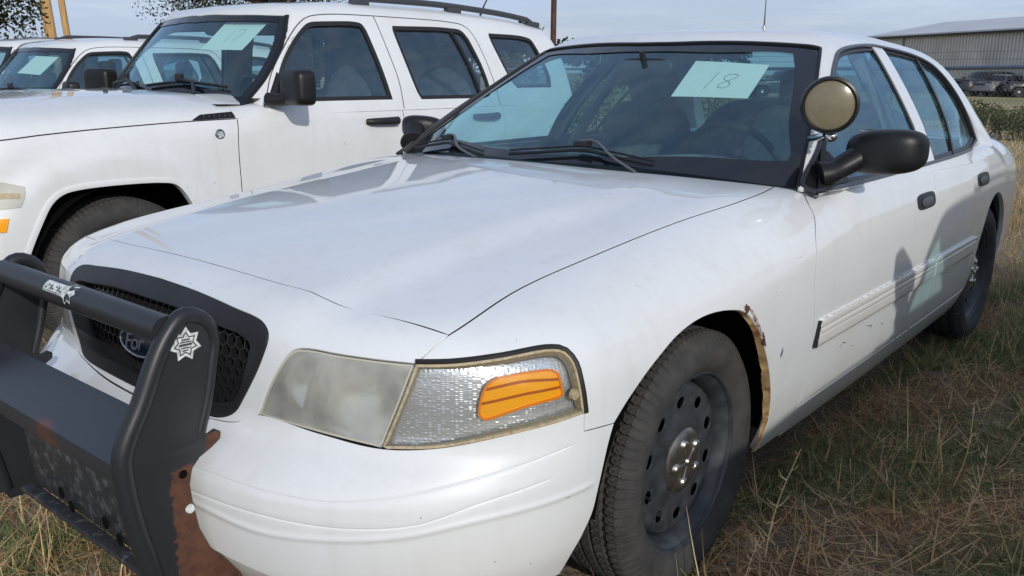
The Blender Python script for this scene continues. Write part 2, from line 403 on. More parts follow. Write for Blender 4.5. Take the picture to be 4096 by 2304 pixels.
mat_simple('seat_cloth', (.095, .10, .11), .9, nscale=30, namp=.3)
mat_simple('dash_grey', (.24, .26, .25), .7, nscale=20, namp=.2)
mat_simple('headliner', (.26, .27, .28), .95)
mat_simple('cabin_dark', (.06, .062, .066), .9)
mat_simple('paper', (.80, .82, .80), .9)
mat_simple('ink', (.24, .25, .30), .8)
mat_simple('wiper_black', (.012, .012, .012), .5)
mat_simple('wiper_arm', (.10, .105, .11), .4)
mat_simple('amber', (.98, .40, .012), .22, spec=.5, Coat_Weight=.6, Coat_Roughness=.05, bscale=140, bstr=.35, bdist=.002)
mat_simple('silver_reflector', (.86, .87, .89), .30, .75)
mat_simple('gasket_tan', (.46, .38, .24), .6, nscale=120, namp=.25)
mat_simple('emblem_blue', (.010, .016, .036), .25)
mat_simple('emblem_silver', (.55, .57, .58), .3, .7)
mat_simple('decal_white', (.62, .65, .64), .6, nscale=90, namp=.45)
mat_simple('decal_dark', (.05, .055, .06), .6)
mat_simple('red_lens', (.35, .02, .015), .25)
mat_glass('glass_screen', (.68, .88, .86), dusty=.05)
mat_glass('glass_side', (.42, .64, .68), dusty=.06)
mat_glass('glass_jeep', (.66, .79, .82), ior=2.3, dusty=.06)
mat_glass('glass_clear', (.93, .95, .95), ior=1.45, dusty=.03)
def mat_haze():
    m, nt, out = M_('hazed_lens')
    tr = nn(nt, 'ShaderNodeBsdfTransparent'); tr.inputs['Color'].default_value = (.95, .95, .90, 1)
    tl = nn(nt, 'ShaderNodeBsdfTranslucent'); tl.inputs['Color'].default_value = (.88, .88, .82, 1)
    df = nn(nt, 'ShaderNodeBsdfDiffuse'); df.inputs['Color'].default_value = (.82, .82, .74, 1)
    gl = nn(nt, 'ShaderNodeBsdfGlossy', Roughness=.22)
    a = nn(nt, 'ShaderNodeMixShader'); a.inputs[0].default_value = .7; nt.links.new(tl.outputs[0], a.inputs[1]); nt.links.new(df.outputs[0], a.inputs[2])
    n = noise(nt, 11, 5, .6); r = ramp(nt, n.outputs['Fac'], [(.34, .34), (.68, .62)])
    b = nn(nt, 'ShaderNodeMixShader'); nt.links.new(r.outputs[0], b.inputs[0]); nt.links.new(tr.outputs[0], b.inputs[1]); nt.links.new(a.outputs[0], b.inputs[2])
    fr = nn(nt, 'ShaderNodeFresnel', IOR=1.45); c = nn(nt, 'ShaderNodeMixShader'); nt.links.new(fr.outputs[0], c.inputs[0]); nt.links.new(b.outputs[0], c.inputs[1]); nt.links.new(gl.outputs[0], c.inputs[2])
    nt.links.new(c.outputs[0], out.inputs['Surface']); MT['haze_lens'] = m
mat_haze()
def mat_rust(key='rust', base=(.13, .052, .026), alt=(.06, .026, .017)):
    m, nt, out = M_(key); n = noise(nt, 38, 8, .7); col = mixc(nt, ramp(nt, n.outputs['Fac'], [(.35, 0.), (.68, 1.)]).outputs[0], base, alt)
    b = principled(nt, out, Base_Color=col, Roughness=.85); bump(nt, b, noise(nt, 240, 6, .7).outputs['Fac'], .5, .001); MT[key] = m
mat_rust()
def mat_tyre():
    m, nt, out = M_('tyre'); n = noise(nt, 12, 8, .7); col = mixc(nt, ramp(nt, n.outputs['Fac'], [(.35, 0.), (.75, 1.)]).outputs[0], (.036, .036, .038), (.082, .079, .074))
    b = principled(nt, out, Base_Color=col, Roughness=.82, Specular_IOR_Level=.3); bump(nt, b, noise(nt, 260, 4, .6).outputs['Fac'], .25, .001); MT['tyre'] = m
mat_tyre()
def mat_bar():
    m, nt, out = M_('bar_black'); n = noise(nt, 30, 8, .75); r = ramp(nt, n.outputs['Fac'], [(.62, 0.), (.70, .35)])
    col = mixc(nt, r.outputs[0], (.020, .022, .026), (.12, .12, .125))
    b = principled(nt, out, Base_Color=col, Roughness=.40, Specular_IOR_Level=.45); bump(nt, b, noise(nt, 700, 3, .6).outputs['Fac'], .25, .0005); MT['bar'] = m
mat_bar()
def mat_bar_rust():
    """powder coat flaked away to rust towards the scraped rear edge"""
    m, nt, out = M_('bar_flaked')
    tc = nn(nt, 'ShaderNodeTexCoord'); sx = nn(nt, 'ShaderNodeSeparateXYZ'); nt.links.new(tc.outputs['Object'], sx.inputs[0])
    n = noise(nt, 22, 7, .7, tc.outputs['Object'])
    # rust where x is small (rear edge) on the low plate
    ad = nn(nt, 'ShaderNodeMath', operation='MULTIPLY_ADD'); nt.links.new(n.outputs['Fac'], ad.inputs[0]); ad.inputs[1].default_value = .06; nt.links.new(sx.outputs['X'], ad.inputs[2])
    def st(src, a_, b_):
        r_ = nn(nt, 'ShaderNodeMapRange'); r_.inputs['From Min'].default_value = a_; r_.inputs['From Max'].default_value = b_; nt.links.new(src, r_.inputs['Value']); return r_.outputs[0]
    def mm(op, a_, b_):
        r_ = nn(nt, 'ShaderNodeMath', operation=op); nt.links.new(a_, r_.inputs[0]); nt.links.new(b_, r_.inputs[1]); return r_.outputs[0]
    nz = nn(nt, 'ShaderNodeMath', operation='MULTIPLY_ADD'); nt.links.new(n.outputs['Fac'], nz.inputs[0]); nz.inputs[1].default_value = .03; nt.links.new(sx.outputs['Z'], nz.inputs[2])
    low = st(ad.outputs[0], 1.136, 1.142); up = st(sx.outputs['Z'], .600, .604)
    mid = mm('MULTIPLY', st(nz.outputs[0], .562, .566), st(ad.outputs[0], 1.062, 1.067))
    mx_ = mm('MAXIMUM', mm('MAXIMUM', low, up), mid)
    class _o: pass
    mx = _o(); mx.outputs = [mx_]
    n2 = noise(nt, 40, 8, .7, tc.outputs['Object']); rc_ = mixc(nt, ramp(nt, n2.outputs['Fac'], [(.35, 0.), (.68, 1.)]).outputs[0], (.13, .052, .028), (.055, .026, .018))
    col = mixc(nt, mx.outputs[0], rc_, (.020, .022, .026))
    b = principled(nt, out, Base_Color=col, Roughness=ramp(nt, mx.outputs[0], [(0, .85), (1, .42)]).outputs[0]); bump(nt, b, noise(nt, 300, 5, .65).outputs['Fac'], .35, .0006); MT['bar_flaked'] = m
mat_bar_rust()

mat_simple('bucket', (.86, .86, .80), .35, .35, nscale=14, namp=.2)
mat_simple('grille_gloss', (.016, .016, .018), .28)
mat_simple('rust_dark', (.035, .028, .024), .9, nscale=60, namp=.4)
mat_simple('chip_blue', (.10, .14, .22), .6)
mat_simple('handle_grey', (.05, .055, .065), .4)
mat_paint('paint_dusty', (.76, .755, .73), (.55, .50, .40))
mat_simple('window_chrome', (.045, .047, .055), .25, .3)
def mat_two(key, a, b, scale, lo, hi, rough=.85, bs=200):
    m, nt, out = M_(key); n = noise(nt, scale, 8, .7); col = mixc(nt, ramp(nt, n.outputs['Fac'], [(lo, 0.), (hi, 1.)]).outputs[0], a, b)
    p = principled(nt, out, Base_Color=col, Roughness=rough); bump(nt, p, noise(nt, bs, 5, .7).outputs['Fac'], .4, .001); MT[key] = m
mat_two('primer_rust', (.48, .33, .15), (.22, .095, .035), 20, .50, .64)
mat_two('flaked_paint', (.45, .38, .32), (.10, .06, .045), 90, .45, .60)
mat_two('spot_lens', (.22, .19, .12), (.16, .14, .092), 14, .3, .7, .22, 4)
mat_two('scraped', (.028, .03, .034), (.16, .165, .17), 34, .50, .72, .5)
def mat_shelf():
    """powder coat with a scraped rusty patch along the fold"""
    m, nt, out = M_('shelf_worn'); tc = nn(nt, 'ShaderNodeTexCoord'); sx = nn(nt, 'ShaderNodeSeparateXYZ'); nt.links.new(tc.outputs['Object'], sx.inputs[0])
    n = noise(nt, 16, 8, .75, tc.outputs['Object'])
    def win(src, a, b, c, d):
        r1 = nn(nt, 'ShaderNodeMapRange'); r1.inputs['From Min'].default_value = a; r1.inputs['From Max'].default_value = b; nt.links.new(src, r1.inputs['Value'])
        r2 = nn(nt, 'ShaderNodeMapRange'); r2.inputs['From Min'].default_value = d; r2.inputs['From Max'].default_value = c; nt.links.new(src, r2.inputs['Value'])
        k = nn(nt, 'ShaderNodeMath', operation='MULTIPLY'); nt.links.new(r1.outputs[0], k.inputs[0]); nt.links.new(r2.outputs[0], k.inputs[1]); return k.outputs[0]
    k = nn(nt, 'ShaderNodeMath', operation='MULTIPLY'); nt.links.new(win(sx.outputs['Y'], .0, .05, .10, .15), k.inputs[0]); nt.links.new(win(sx.outputs['X'], 1.19, 1.205, 1.22, 1.23), k.inputs[1])
    k2 = nn(nt, 'ShaderNodeMath', operation='MULTIPLY'); nt.links.new(k.outputs[0], k2.inputs[0]); nt.links.new(ramp(nt, n.outputs['Fac'], [(.40, 0.), (.55, 1.)]).outputs[0], k2.inputs[1])
    sc = noise(nt, 60, 6, .8, tc.outputs['Object']); col0 = mixc(nt, ramp(nt, sc.outputs['Fac'], [(.60, 0.), (.72, .35)]).outputs[0], (.024, .028, .037), (.14, .14, .15))
    col = mixc(nt, k2.outputs[0], col0, (.10, .036, .026))
    b = principled(nt, out, Base_Color=col, Roughness=.34, Specular_IOR_Level=.6); bump(nt, b, noise(nt, 500, 3, .6).outputs['Fac'], .25, .0006); MT['shelf_worn'] = m
mat_shelf()
mat_simple('seam_grey', (.06, .06, .06), .7)
mat_simple('rail_grey', (.045, .048, .055), .45)
mat_simple('badge_steel', (.10, .13, .16), .3, .5)

def mat_attr(key, rough=.75, trans=.25, nscale=3.0):
    """foliage or straw: colour from the blade's own colour attribute"""
    m, nt, out = M_(key); at = nn(nt, 'ShaderNodeAttribute'); at.attribute_name = 'col'
    d = nn(nt, 'ShaderNodeBsdfPrincipled', Roughness=rough); d.inputs['Specular IOR Level'].default_value = .25; t = nn(nt, 'ShaderNodeBsdfTranslucent')
    nt.links.new(at.outputs['Color'], d.inputs['Base Color']); nt.links.new(at.outputs['Color'], t.inputs['Color'])
    x = nn(nt, 'ShaderNodeMixShader'); x.inputs[0].default_value = trans; nt.links.new(d.outputs[0], x.inputs[1]); nt.links.new(t.outputs[0], x.inputs[2]); nt.links.new(x.outputs[0], out.inputs['Surface']); MT[key] = m
mat_attr('blades', .75, .42); mat_attr('leaves', .6, .3)
def mat_ground():
    m, nt, out = M_('soil'); tc = nn(nt, 'ShaderNodeTexCoord'); v = tc.outputs['Object']
    a = noise(nt, 1.1, 8, .65, v); b = noise(nt, 14, 8, .7, v); c = noise(nt, 90, 4, .7, v); f = noise(nt, .045, 6, .6, v)
    soil = mixc(nt, ramp(nt, b.outputs['Fac'], [(.35, 0.), (.7, 1.)]).outputs[0], (.10, .083, .066), (.21, .175, .135))
    litter = mixc(nt, ramp(nt, c.outputs['Fac'], [(.45, 0.), (.62, 1.)]).outputs[0], soil, (.38, .31, .21))
    sx = nn(nt, 'ShaderNodeVectorMath', operation='LENGTH'); nt.links.new(v, sx.inputs[0])
    far = nn(nt, 'ShaderNodeMapRange'); far.inputs['From Min'].default_value = 9; far.inputs['From Max'].default_value = 16; nt.links.new(sx.outputs['Value'], far.inputs['Value'])
    fg = mixc(nt, ramp(nt, f.outputs['Fac'], [(.40, 0.), (.60, 1.)]).outputs[0], (.42, .34, .18), (.20, .20, .09))
    fg2 = mixc(nt, ramp(nt, a.outputs['Fac'], [(.3, 0.), (.7, .6)]).outputs[0], fg, (.46, .38, .22))
    col = mixc(nt, far.outputs[0], litter, fg2)
    p = principled(nt, out, Base_Color=col, Roughness=.95, Specular_IOR_Level=.2); bump(nt, p, b.outputs['Fac'], .6, .02); MT['soil'] = m
mat_ground()
def mat_wood(key, a, b):
    m, nt, out = M_(key); tc = nn(nt, 'ShaderNodeTexCoord'); mp = nn(nt, 'ShaderNodeMapping'); mp.inputs['Scale'].default_value = (9, 9, .7); nt.links.new(tc.outputs['Object'], mp.inputs[0])
    n = noise(nt, 2.0, 7, .7, mp.outputs[0]); col = mixc(nt, ramp(nt, n.outputs['Fac'], [(.35, 0.), (.68, 1.)]).outputs[0], a, b); p = principled(nt, out, Base_Color=col, Roughness=.85); bump(nt, p, n.outputs['Fac'], .4, .01); MT[key] = m
mat_wood('pole_wood', (.60, .38, .16), (.34, .19, .075)); mat_wood('bark', (.075, .055, .04), (.03, .023, .018))
mat_simple('pipe_rust', (.085, .035, .02), .8, nscale=8, namp=.4)
mat_simple('sheet_metal', (.62, .60, .55), .55, .0, nscale=.6, namp=.12)
mat_simple('roof_metal', (.55, .56, .58), .5, nscale=.4, namp=.1)
mat_simple('shadow_trim', (.05, .05, .055), .6)  # dark grey of the eave gutter and the door lintel
mat_simple('pipe_blue', (.13, .16, .21), .45, nscale=4, namp=.2)
mat_simple('galv_wire', (.22, .22, .22), .6, .0)
mat_simple('column_grey', (.17, .17, .17), .6)
mat_simple('far_paint_dark', (.03, .035, .05), .3, Coat_Weight=.6)
mat_simple('far_paint_grey', (.16, .17, .19), .3, Coat_Weight=.6)
mat_simple('far_paint_silver', (.35, .36, .38), .3, Coat_Weight=.6)
mat_simple('far_glass', (.02, .025, .03), .08)
mat_simple('gravel_pale', (.40, .38, .35), .9, nscale=6, namp=.25)
mat_simple('door_pale', (.48, .52, .50), .5)
mat_simple('flower_yellow', (.75, .55, .02), .6)

mat_simple('amber_dark', (.42, .10, .008), .4)
mat_simple('amber_rim', (.75, .22, .02), .3)
mat_simple('lens_yellow', (.52, .50, .40), .4)
mat_simple('lamp_mirror', (.84, .85, .84), .22, .9, nscale=18, namp=.12)
# ---------------------------------------------------------------- sedan body shape (signed fields, metres)
# car space: x forward from the front axle, y to the driver's side, z up
def ip(x, xs, ys):
    """smooth monotone-ish interpolation through points (cubic Hermite)"""
    xs = np.asarray(xs, float); ys = np.asarray(ys, float); x = np.asarray(x, float)
    d = np.diff(ys) / np.diff(xs)
    m = np.empty_like(ys); m[0] = d[0]; m[-1] = d[-1]
    a, b = d[:-1], d[1:]
    with np.errstate(divide='ignore', invalid='ignore'):
        m[1:-1] = np.where(a * b > 0, 2 * a * b / (a + b), 0.0)
    i = np.clip(np.searchsorted(xs, x) - 1, 0, len(xs) - 2)
    h = xs[i + 1] - xs[i]; t = np.clip((x - xs[i]) / h, 0, 1)
    return (ys[i] * (2*t**3 - 3*t**2 + 1) + h * m[i] * (t**3 - 2*t**2 + t)
            + ys[i + 1] * (-2*t**3 + 3*t**2) + h * m[i + 1] * (t**3 - t**2))
def smax(a, b, r):
    h = np.maximum(r - np.abs(a - b), 0)
    return np.maximum(a, b) + h * h / (4 * r)
def sstep(x, a, b):
    t = np.clip((x - a) / (b - a), 0, 1); return t * t * (3 - 2 * t)
XF = 0.38
def sed_width(x, z):
    w = ip(z, [.15, .22, .28, .36, .46, .62, .76, .88, .97, 1.1], [.86, .905, .935, .962, .976, .984, .978, .955, .925, .86])
    return w + ip(x, [-4.4, -3.6, -3.0, -2.3, -1.2, -.5, .1, .5, 1.1], [-.13, -.075, -.032, -.005, 0, -.004, -.014, -.030, -.030])
def sed_reach(z):      # how far the front reaches ahead of XF, by height
    return ip(z, [.12, .20, .27, .34, .42, .455, .49, .515, .545, .59, .62, .67, .74, .80, .88, 1.],
                 [.50, .60, .655, .68, .688, .688, .684, .672, .640, .588, .578, .578, .570, .545, .47, .36])
def sed_wall(x, y, z):
    W = sed_width(x, z); D = sed_reach(z); p = ip(z, [.3, .60, .72, .9], [2.45, 2.45, 2.5, 2.5])
    X = np.maximum(x - XF, 0)
    rho = ((X / D) ** p + (np.abs(y) / W) ** p) ** (1 / p)
    tail = np.maximum(-3.35 - x, 0) / ip(z, [.2, .4, .6, .8, 1.0], [.90, .98, .98, .95, .90])
    rho2 = (tail ** 3.2 + (np.abs(y) / W) ** 3.2) ** (1 / 3.2)
    return np.where(x > -1.5, (rho - 1) * .8, (rho2 - 1) * .9)
def sed_top(x, y, z):
    c = ip(x, [-4.4, -4.1, -3.4, -3.0, -.9, -.5, 0, .4, .7, .85, .98, 1.12], [.90, .97, 1.0, 1.005, 1.0, 1.0, .972, .932, .888, .856, .81, .72])
    k = ip(x, [-4, -3, -1, -.5, .2, .7, 1], [.06, .055, .05, .055, .085, .085, .10])
    ay = np.abs(y)
    c = c - k * ay * ay
    yr = ip(x, [-.6, .85], [.52, .45])
    c = c - .016 * sstep(ay, yr - .03, yr + .11) * sstep(x, -.62, .3)
    return z - c
def sed_lower(x, y, z):
    r = ip(x, [-4.4, -3.3, -2.9, -1.0, -.75, 0, .3, .6, .8, .9], [.16, .15, .04, .03, .12, .20, .20, .13, .06, .05])
    return smax(sed_wall(x, y, z), sed_top(x, y, z), r)
def sed_green_side(x, y, z):
    t = z - .955
    w = .925 - .50 * t - .42 * t * t + ip(x, [-3.6, -2.9, -2.3, -1.6, -1.2, -.5], [-.06, -.002, .014, .014, 0, -.015]) * np.clip(t / .16 + .05, 0, 1) + sstep(-x, 2.3, 2.95) * (-.078 + .22 * np.maximum(t, -.1))
    return (np.abs(y) - w) * .85
def sed_screen(x, y, z):
    t = z - .98
    return (x - (-.425 - 1.72 * t - .36 * t * t - .36 * y * y)) * .47
def sed_back(x, y, z):
    t = z - .98
    return (-x - (3.44 - 1.25 * t - .5 * t * t - .14 * y * y)) * .55
def sed_roof(x, y, z):
    c = ip(x, [-3.2, -2.8, -2.4, -2.0, -1.6, -1.3, -1.0], [1.33, 1.415, 1.455, 1.475, 1.473, 1.452, 1.41])
    return z - (c - .06 * y * y)
def sed_green(x, y, z):
    s = smax(sed_green_side(x, y, z), sed_roof(x, y, z), .08)
    s = smax(s, sed_screen(x, y, z), .02)
    return smax(s, sed_back(x, y, z), .10)
def sed_all(x, y, z):
    return np.minimum(sed_lower(x, y, z), np.where(z > .9, sed_green(x, y, z), 1.))
# outlines of the sedan's panels, metres in car space (driver's side; the other side is mirrored)
OUT = {
  'hood_front': [[0.808,0,0.866],[0.807,0.2,0.863],[0.803,0.33,0.858],[0.793,0.43,0.854],[0.797,0.47,0.845],[0.786,0.52,0.835],[0.751,0.635,0.828],[0.712,0.735,0.819]],
  'hood_side': [[0.726,0.749,0.809],[0.512,0.74,0.855],[0.228,0.742,0.887],[-0.099,0.762,0.923],[-0.362,0.797,0.949],[-0.536,0.798,0.961],[-0.638,0.783,0.966]],
  'hood_rear': [[-0.638,0.783,0.966],[-0.555,0.578,0.982],[-0.461,0.287,0.995],[-0.447,0.01,0.999],[-0.447,0,1.0]],
  'fender_cowl': [[-0.638,0.783,0.966],[-0.689,0.795,0.965],[-0.74,0.809,0.963]],
  'door_front': [[-0.74,0.809,0.963],[-0.641,0.89,0.926],[-0.611,0.924,0.895],[-0.557,0.956,0.842],[-0.529,0.976,0.734],[-0.541,0.98,0.598],[-0.546,0.977,0.533]],
  'arch': [[0.453,0.952,0.598],[0.415,0.955,0.631],[0.351,0.956,0.671],[0.286,0.955,0.701],[0.217,0.953,0.727],[0.138,0.953,0.744],[0.059,0.957,0.749],[-0.03,0.964,0.74],[-0.096,0.97,0.722],[-0.163,0.975,0.669],[-0.22,0.976,0.598],[-0.277,0.973,0.505],[-0.283,0.967,0.433],[-0.237,0.958,0.379]],
  'bump_fend': [[0.539,0.937,0.643],[0.538,0.938,0.604],[0.453,0.952,0.598]],
  'bump_arch': [[0.453,0.952,0.598],[0.468,0.949,0.555],[0.488,0.942,0.462],[0.497,0.935,0.41],[0.516,0.925,0.364],[0.532,0.912,0.325]],
  'bump_top': [[0.928,0.408,0.617],[0.892,0.554,0.607],[0.842,0.682,0.595],[0.783,0.771,0.602],[0.674,0.876,0.627],[0.539,0.937,0.643]],
  'head_bottom_mid': [[0.959,0.278,0.585],[0.946,0.349,0.592],[0.928,0.408,0.617]],
  'head_top': [[0.893,0.493,0.772],[0.863,0.588,0.77],[0.832,0.666,0.768],[0.796,0.731,0.765]],
  'head_inner': [[0.893,0.493,0.772],[0.912,0.464,0.727],[0.923,0.435,0.673],[0.928,0.408,0.617]],
  'lamp_split': [[0.796,0.731,0.765],[0.822,0.713,0.685],[0.842,0.682,0.595]],
  'lamp_top': [[0.796,0.731,0.765],[0.758,0.781,0.767],[0.688,0.838,0.773],[0.59,0.885,0.777],[0.561,0.901,0.769],[0.55,0.918,0.746],[0.549,0.93,0.714],[0.539,0.937,0.643]],
  'nose_seam': [[0.726,0.749,0.809],[0.762,0.744,0.793],[0.796,0.731,0.765]],
  'grille': [[0.896,0.299,0.816],[0.894,0.388,0.805],[0.9,0.419,0.789],[0.907,0.427,0.773],[0.924,0.413,0.717],[0.935,0.368,0.643],[0.941,0.339,0.607],[0.951,0.308,0.593],[0.957,0.275,0.589]],
  'dlo_front': [[-0.679,0.911,0.961],[-0.674,0.903,0.976],[-0.836,0.848,1.079],[-1.237,0.706,1.298],[-1.318,0.679,1.335]],
  'bp_front': [[-1.905,0.619,1.414],[-1.847,0.697,1.323],[-1.747,0.789,1.203],[-1.647,0.864,1.089]],
  'bp_rear': [[-2.028,0.63,1.402],[-1.94,0.715,1.3],[-1.857,0.8,1.186],[-1.752,0.876,1.07]],
  'ws_bot': [[-0.62,-0.767,0.97],[-0.526,0.423,1.001],[-0.632,0.786,0.971],[-0.665,0.836,0.973]],
  'ws_side': [[-0.665,0.836,0.973],[-0.861,0.789,1.1],[-1.198,0.672,1.312],[-1.331,0.625,1.39]],
  'ws_top': [[-1.331,0.625,1.39],[-1.325,0.596,1.393],[-1.281,0.395,1.407],[-1.231,0.09,1.409],[-1.22,-0.274,1.391],[-1.236,-0.491,1.369],[-1.225,-0.613,1.339]],
  'crease': [[1.025,0.371,0.514],[0.982,0.541,0.506],[0.929,0.654,0.507],[0.807,0.795,0.536],[0.681,0.882,0.562],[0.557,0.933,0.584]],
  'groove': [[1.043,0.344,0.469],[1.018,0.458,0.463],[0.954,0.622,0.457],[0.901,0.709,0.46],[0.844,0.778,0.47],[0.758,0.85,0.502],[0.611,0.921,0.527]],
  'ridge': [[1.045,0.334,0.447],[1.004,0.5,0.425],[0.954,0.62,0.43],[0.869,0.749,0.445],[0.758,0.85,0.47],[0.497,0.943,0.482]],
  'mould_up': [[-0.57,0.98,0.592],[-1.052,0.984,0.603],[-1.735,0.982,0.595],[-2.327,0.978,0.572]],
  'mould_lo': [[-0.547,0.977,0.53],[-1.086,0.981,0.528],[-1.785,0.978,0.514],[-2.311,0.973,0.493]],
  'refl': [[[0.699, 0.852, 0.738], [0.655, 0.878, 0.744], [0.605, 0.901, 0.744]], [[0.605, 0.901, 0.744], [0.588, 0.911, 0.736], [0.586, 0.917, 0.721]], [[0.586, 0.917, 0.721], [0.583, 0.924, 0.685]], [[0.583, 0.924, 0.685], [0.662, 0.885, 0.674], [0.719, 0.841, 0.654]], [[0.719, 0.841, 0.654], [0.728, 0.832, 0.658], [0.73, 0.831, 0.673]], [[0.73, 0.831, 0.673], [0.725, 0.835, 0.704], [0.716, 0.841, 0.725], [0.699, 0.852, 0.738]]],
  'rib1': [[0.72, 0.838, 0.715], [0.659, 0.882, 0.727], [0.582, 0.918, 0.721]],
  'rib2': [[0.727, 0.834, 0.687], [0.661, 0.884, 0.7], [0.584, 0.921, 0.705]],
  'grille_in': [[0.925, 0.281, 0.779], [0.919, 0.368, 0.769], [0.921, 0.387, 0.756], [0.931, 0.38, 0.711], [0.939, 0.343, 0.636], [0.946, 0.282, 0.616]],
}
# ================================================================= the white sedan
sedan = empty('sedan')
tag(sedan, 'white four-door sedan with black push bar and paper marked 18 in its windscreen', 'car')

LX = ChartX(.45); GX = ChartX(.7); BZ = ChartZ(.2); HS = ChartS((.2, 0, .35))
def onto(pts, field=None, chart=None):
    field = field or sed_lower; chart = chart or LX
    O, D = chart.ray(chart.inv(np.asarray(pts, float))); return shoot(field, O, D)
def top_at(c):
    c = np.asarray(c, float); O = c * [1, 1, 0] + [0, 0, .4]; return shoot(sed_lower, O, np.tile([0, 0, 1.], (len(c), 1)), 1.0).tolist()
hf = top_at([[.812, 0, 0], [.811, .2, 0], [.806, .33, 0], [.797, .42, 0], [.796, .46, 0], [.788, .51, 0], [.757, .635, 0]]) + [OUT['hood_side'][0]]
hood_out = [mir(rev(hf))[:-1] + hf, OUT['hood_side'], OUT['hood_rear'][:-1] + [[-.447, 0, 1.]] + mir(rev(OUT['hood_rear'][:-1])), mir(rev(OUT['hood_side']))]
_hs = crom(np.array(hf), .01); _hsA = np.vstack([_hs, _hs * [1, -1, 1]])
hood = panel('hood', LX, sed_lower, hood_out, MT['paint'], sedan, step=.028, gap=.0017, flange=.022, edge_mat=MT['rubber_seal'])  # black turned-in edges paint the dark of the gap round the hood
for c_, ch_ in ((hood_out[0], HS), (OUT['hood_side'], LX), (mir(OUT['hood_side']), LX)):
    strip('hood_seal', ch_, sed_lower, c_, [(-.012, -.012), (.012, -.012)], MT['rubber_seal'], hood, step=.02)  # added black strip stands for the shade down in the hood gap
# header panel round the grille
gr = OUT['grille']
gr_top = [[.896, 0, .842], [.896, .15, .835]] + gr[:1]
gr_half = [[.903, 0, .838], [.902, .16, .832]] + gr + [[.968, .13, .588], [.970, 0, .587]]
def gloop(shrink=0):
    a = np.array(gr_half); return [a.tolist() + (a[::-1][1:] * [1, -1, 1]).tolist()]
grille_curve = loop([gr_half + mir(rev(gr_half))[1:]], .012)
bm = [[.975, 0, .574], [.972, .14, .577]] + OUT['head_bottom_mid']
hd_edge = rev(OUT['head_inner'])[:-1] + [[.9005, .483, .756], [.8945, .497, .7675], [.885, .522, .7725]] + OUT['head_top'][1:]
hd_half = [hd_edge, rev(OUT['nose_seam']), rev(hf)]
header_out = [bm] + hd_half[:] + [mir(hf)] + [mir(OUT['nose_seam']), mir(rev(hd_edge)), mir(rev(bm))]
panel('header_panel', HS, sed_lower, header_out, MT['paint'], sedan, step=.02, holes=[grille_curve], gap=.0014, flange=.03)
# fender
fd_low = [OUT['door_front'][-1], [-.546, .965, .42], [-.545, .945, .30], [-.54, .92, .245]]
arch = [p for p in OUT['arch'] if p[2] > .45] + [[-.312, .965, .42], [-.335, .95, .33], [-.35, .92, .245]]
fender_out = [rev(OUT['hood_side']), OUT['nose_seam'], OUT['lamp_top'], OUT['bump_fend'][:2], OUT['bump_fend'][1:], arch, [arch[-1], fd_low[-1]], rev(fd_low), rev(OUT['door_front']), rev(OUT['fender_cowl'])]
fd = panel('fender', LX, sed_lower, fender_out, MT['paint'], sedan, step=.025, gap=.0018, flange=.02)
fd2 = mirror_copy(fd, sedan)
# bumper cover with its mouldings
def near_dist(P, C_):
    out = np.empty(len(P))
    for i in range(0, len(P), 3000): out[i:i + 3000] = np.min(np.linalg.norm(P[i:i + 3000, None] - C_[None], axis=2), 1)
    return out
def both(c): c = np.asarray(c, float); return np.vstack([c, c * [1, -1, 1]])
def z_of(c, n=400):
    c = crom(c, .004); return c
g_cr = crom([[1.045, 0, .52]] + [[1.043, .2, .517]] + OUT['crease'], .003)
g_gr = crom([[1.06, 0, .475], [1.058, .2, .473]] + OUT['groove'], .003)
g_ri = crom([[1.06, 0, .455], [1.058, .2, .452]] + OUT['ridge'], .003)
def bump_disp(P):
    Q = P * [1, 1, 1]; Q = np.stack([P[:, 0], np.abs(P[:, 1]), P[:, 2]], 1)
    d = np.zeros(len(P))
    for c, amp, sg in ((g_cr, -.0016, .0017), (g_gr, -.0018, .0017), (g_ri, .0026, .007)):
        # compare by height along the same bearing, so the line reads as one groove
        az = np.arctan2(Q[:, 1], Q[:, 0] - .2); ca = np.arctan2(c[:, 1], c[:, 0] - .2); o = np.argsort(ca)
        zz = np.interp(az, ca[o], c[o, 2]); fade = np.clip((ca.max() - az) / .03, 0, 1)
        d += amp * fade * np.exp(-((Q[:, 2] - zz) / sg) ** 2)
    return d
gx_rows = []
for c_, sg_ in ((g_cr, .0017), (g_gr, .0017), (g_ri, .007)):
    cc = c_[::2]
    for q in (-1.9, -1.2, -.6, 0, .6, 1.2, 1.9):
        r_ = cc + [0, 0, q * sg_]; gx_rows += [r_, r_ * [1, -1, 1]]
bt = bm[:-1] + OUT['bump_top']
ba = OUT['bump_arch'] + [[.545, .895, .27]]
bb = [[.545, .895, .27], [.72, .80, .262], [.88, .62, .285], [.985, .42, .335], [1.03, .28, .362], [1.045, 0, .368]]
bumper_out = [bt, OUT['bump_fend'][:2], OUT['bump_fend'][1:], ba, bb, mir(rev(bb)), mir(rev(ba)), mir(rev(OUT['bump_fend'][1:])), mir(rev(OUT['bump_fend'][:2])), mir(rev(bt))]
panel('bumper_cover', BZ, sed_lower, bumper_out, MT['paint'], sedan, step=.0105, gap=.0012, flange=.02, edge_mat=MT['rubber_seal'], edge=.010, disp=bump_disp, extra=gx_rows)  # turned edges coloured black as the shade round the bumper cover
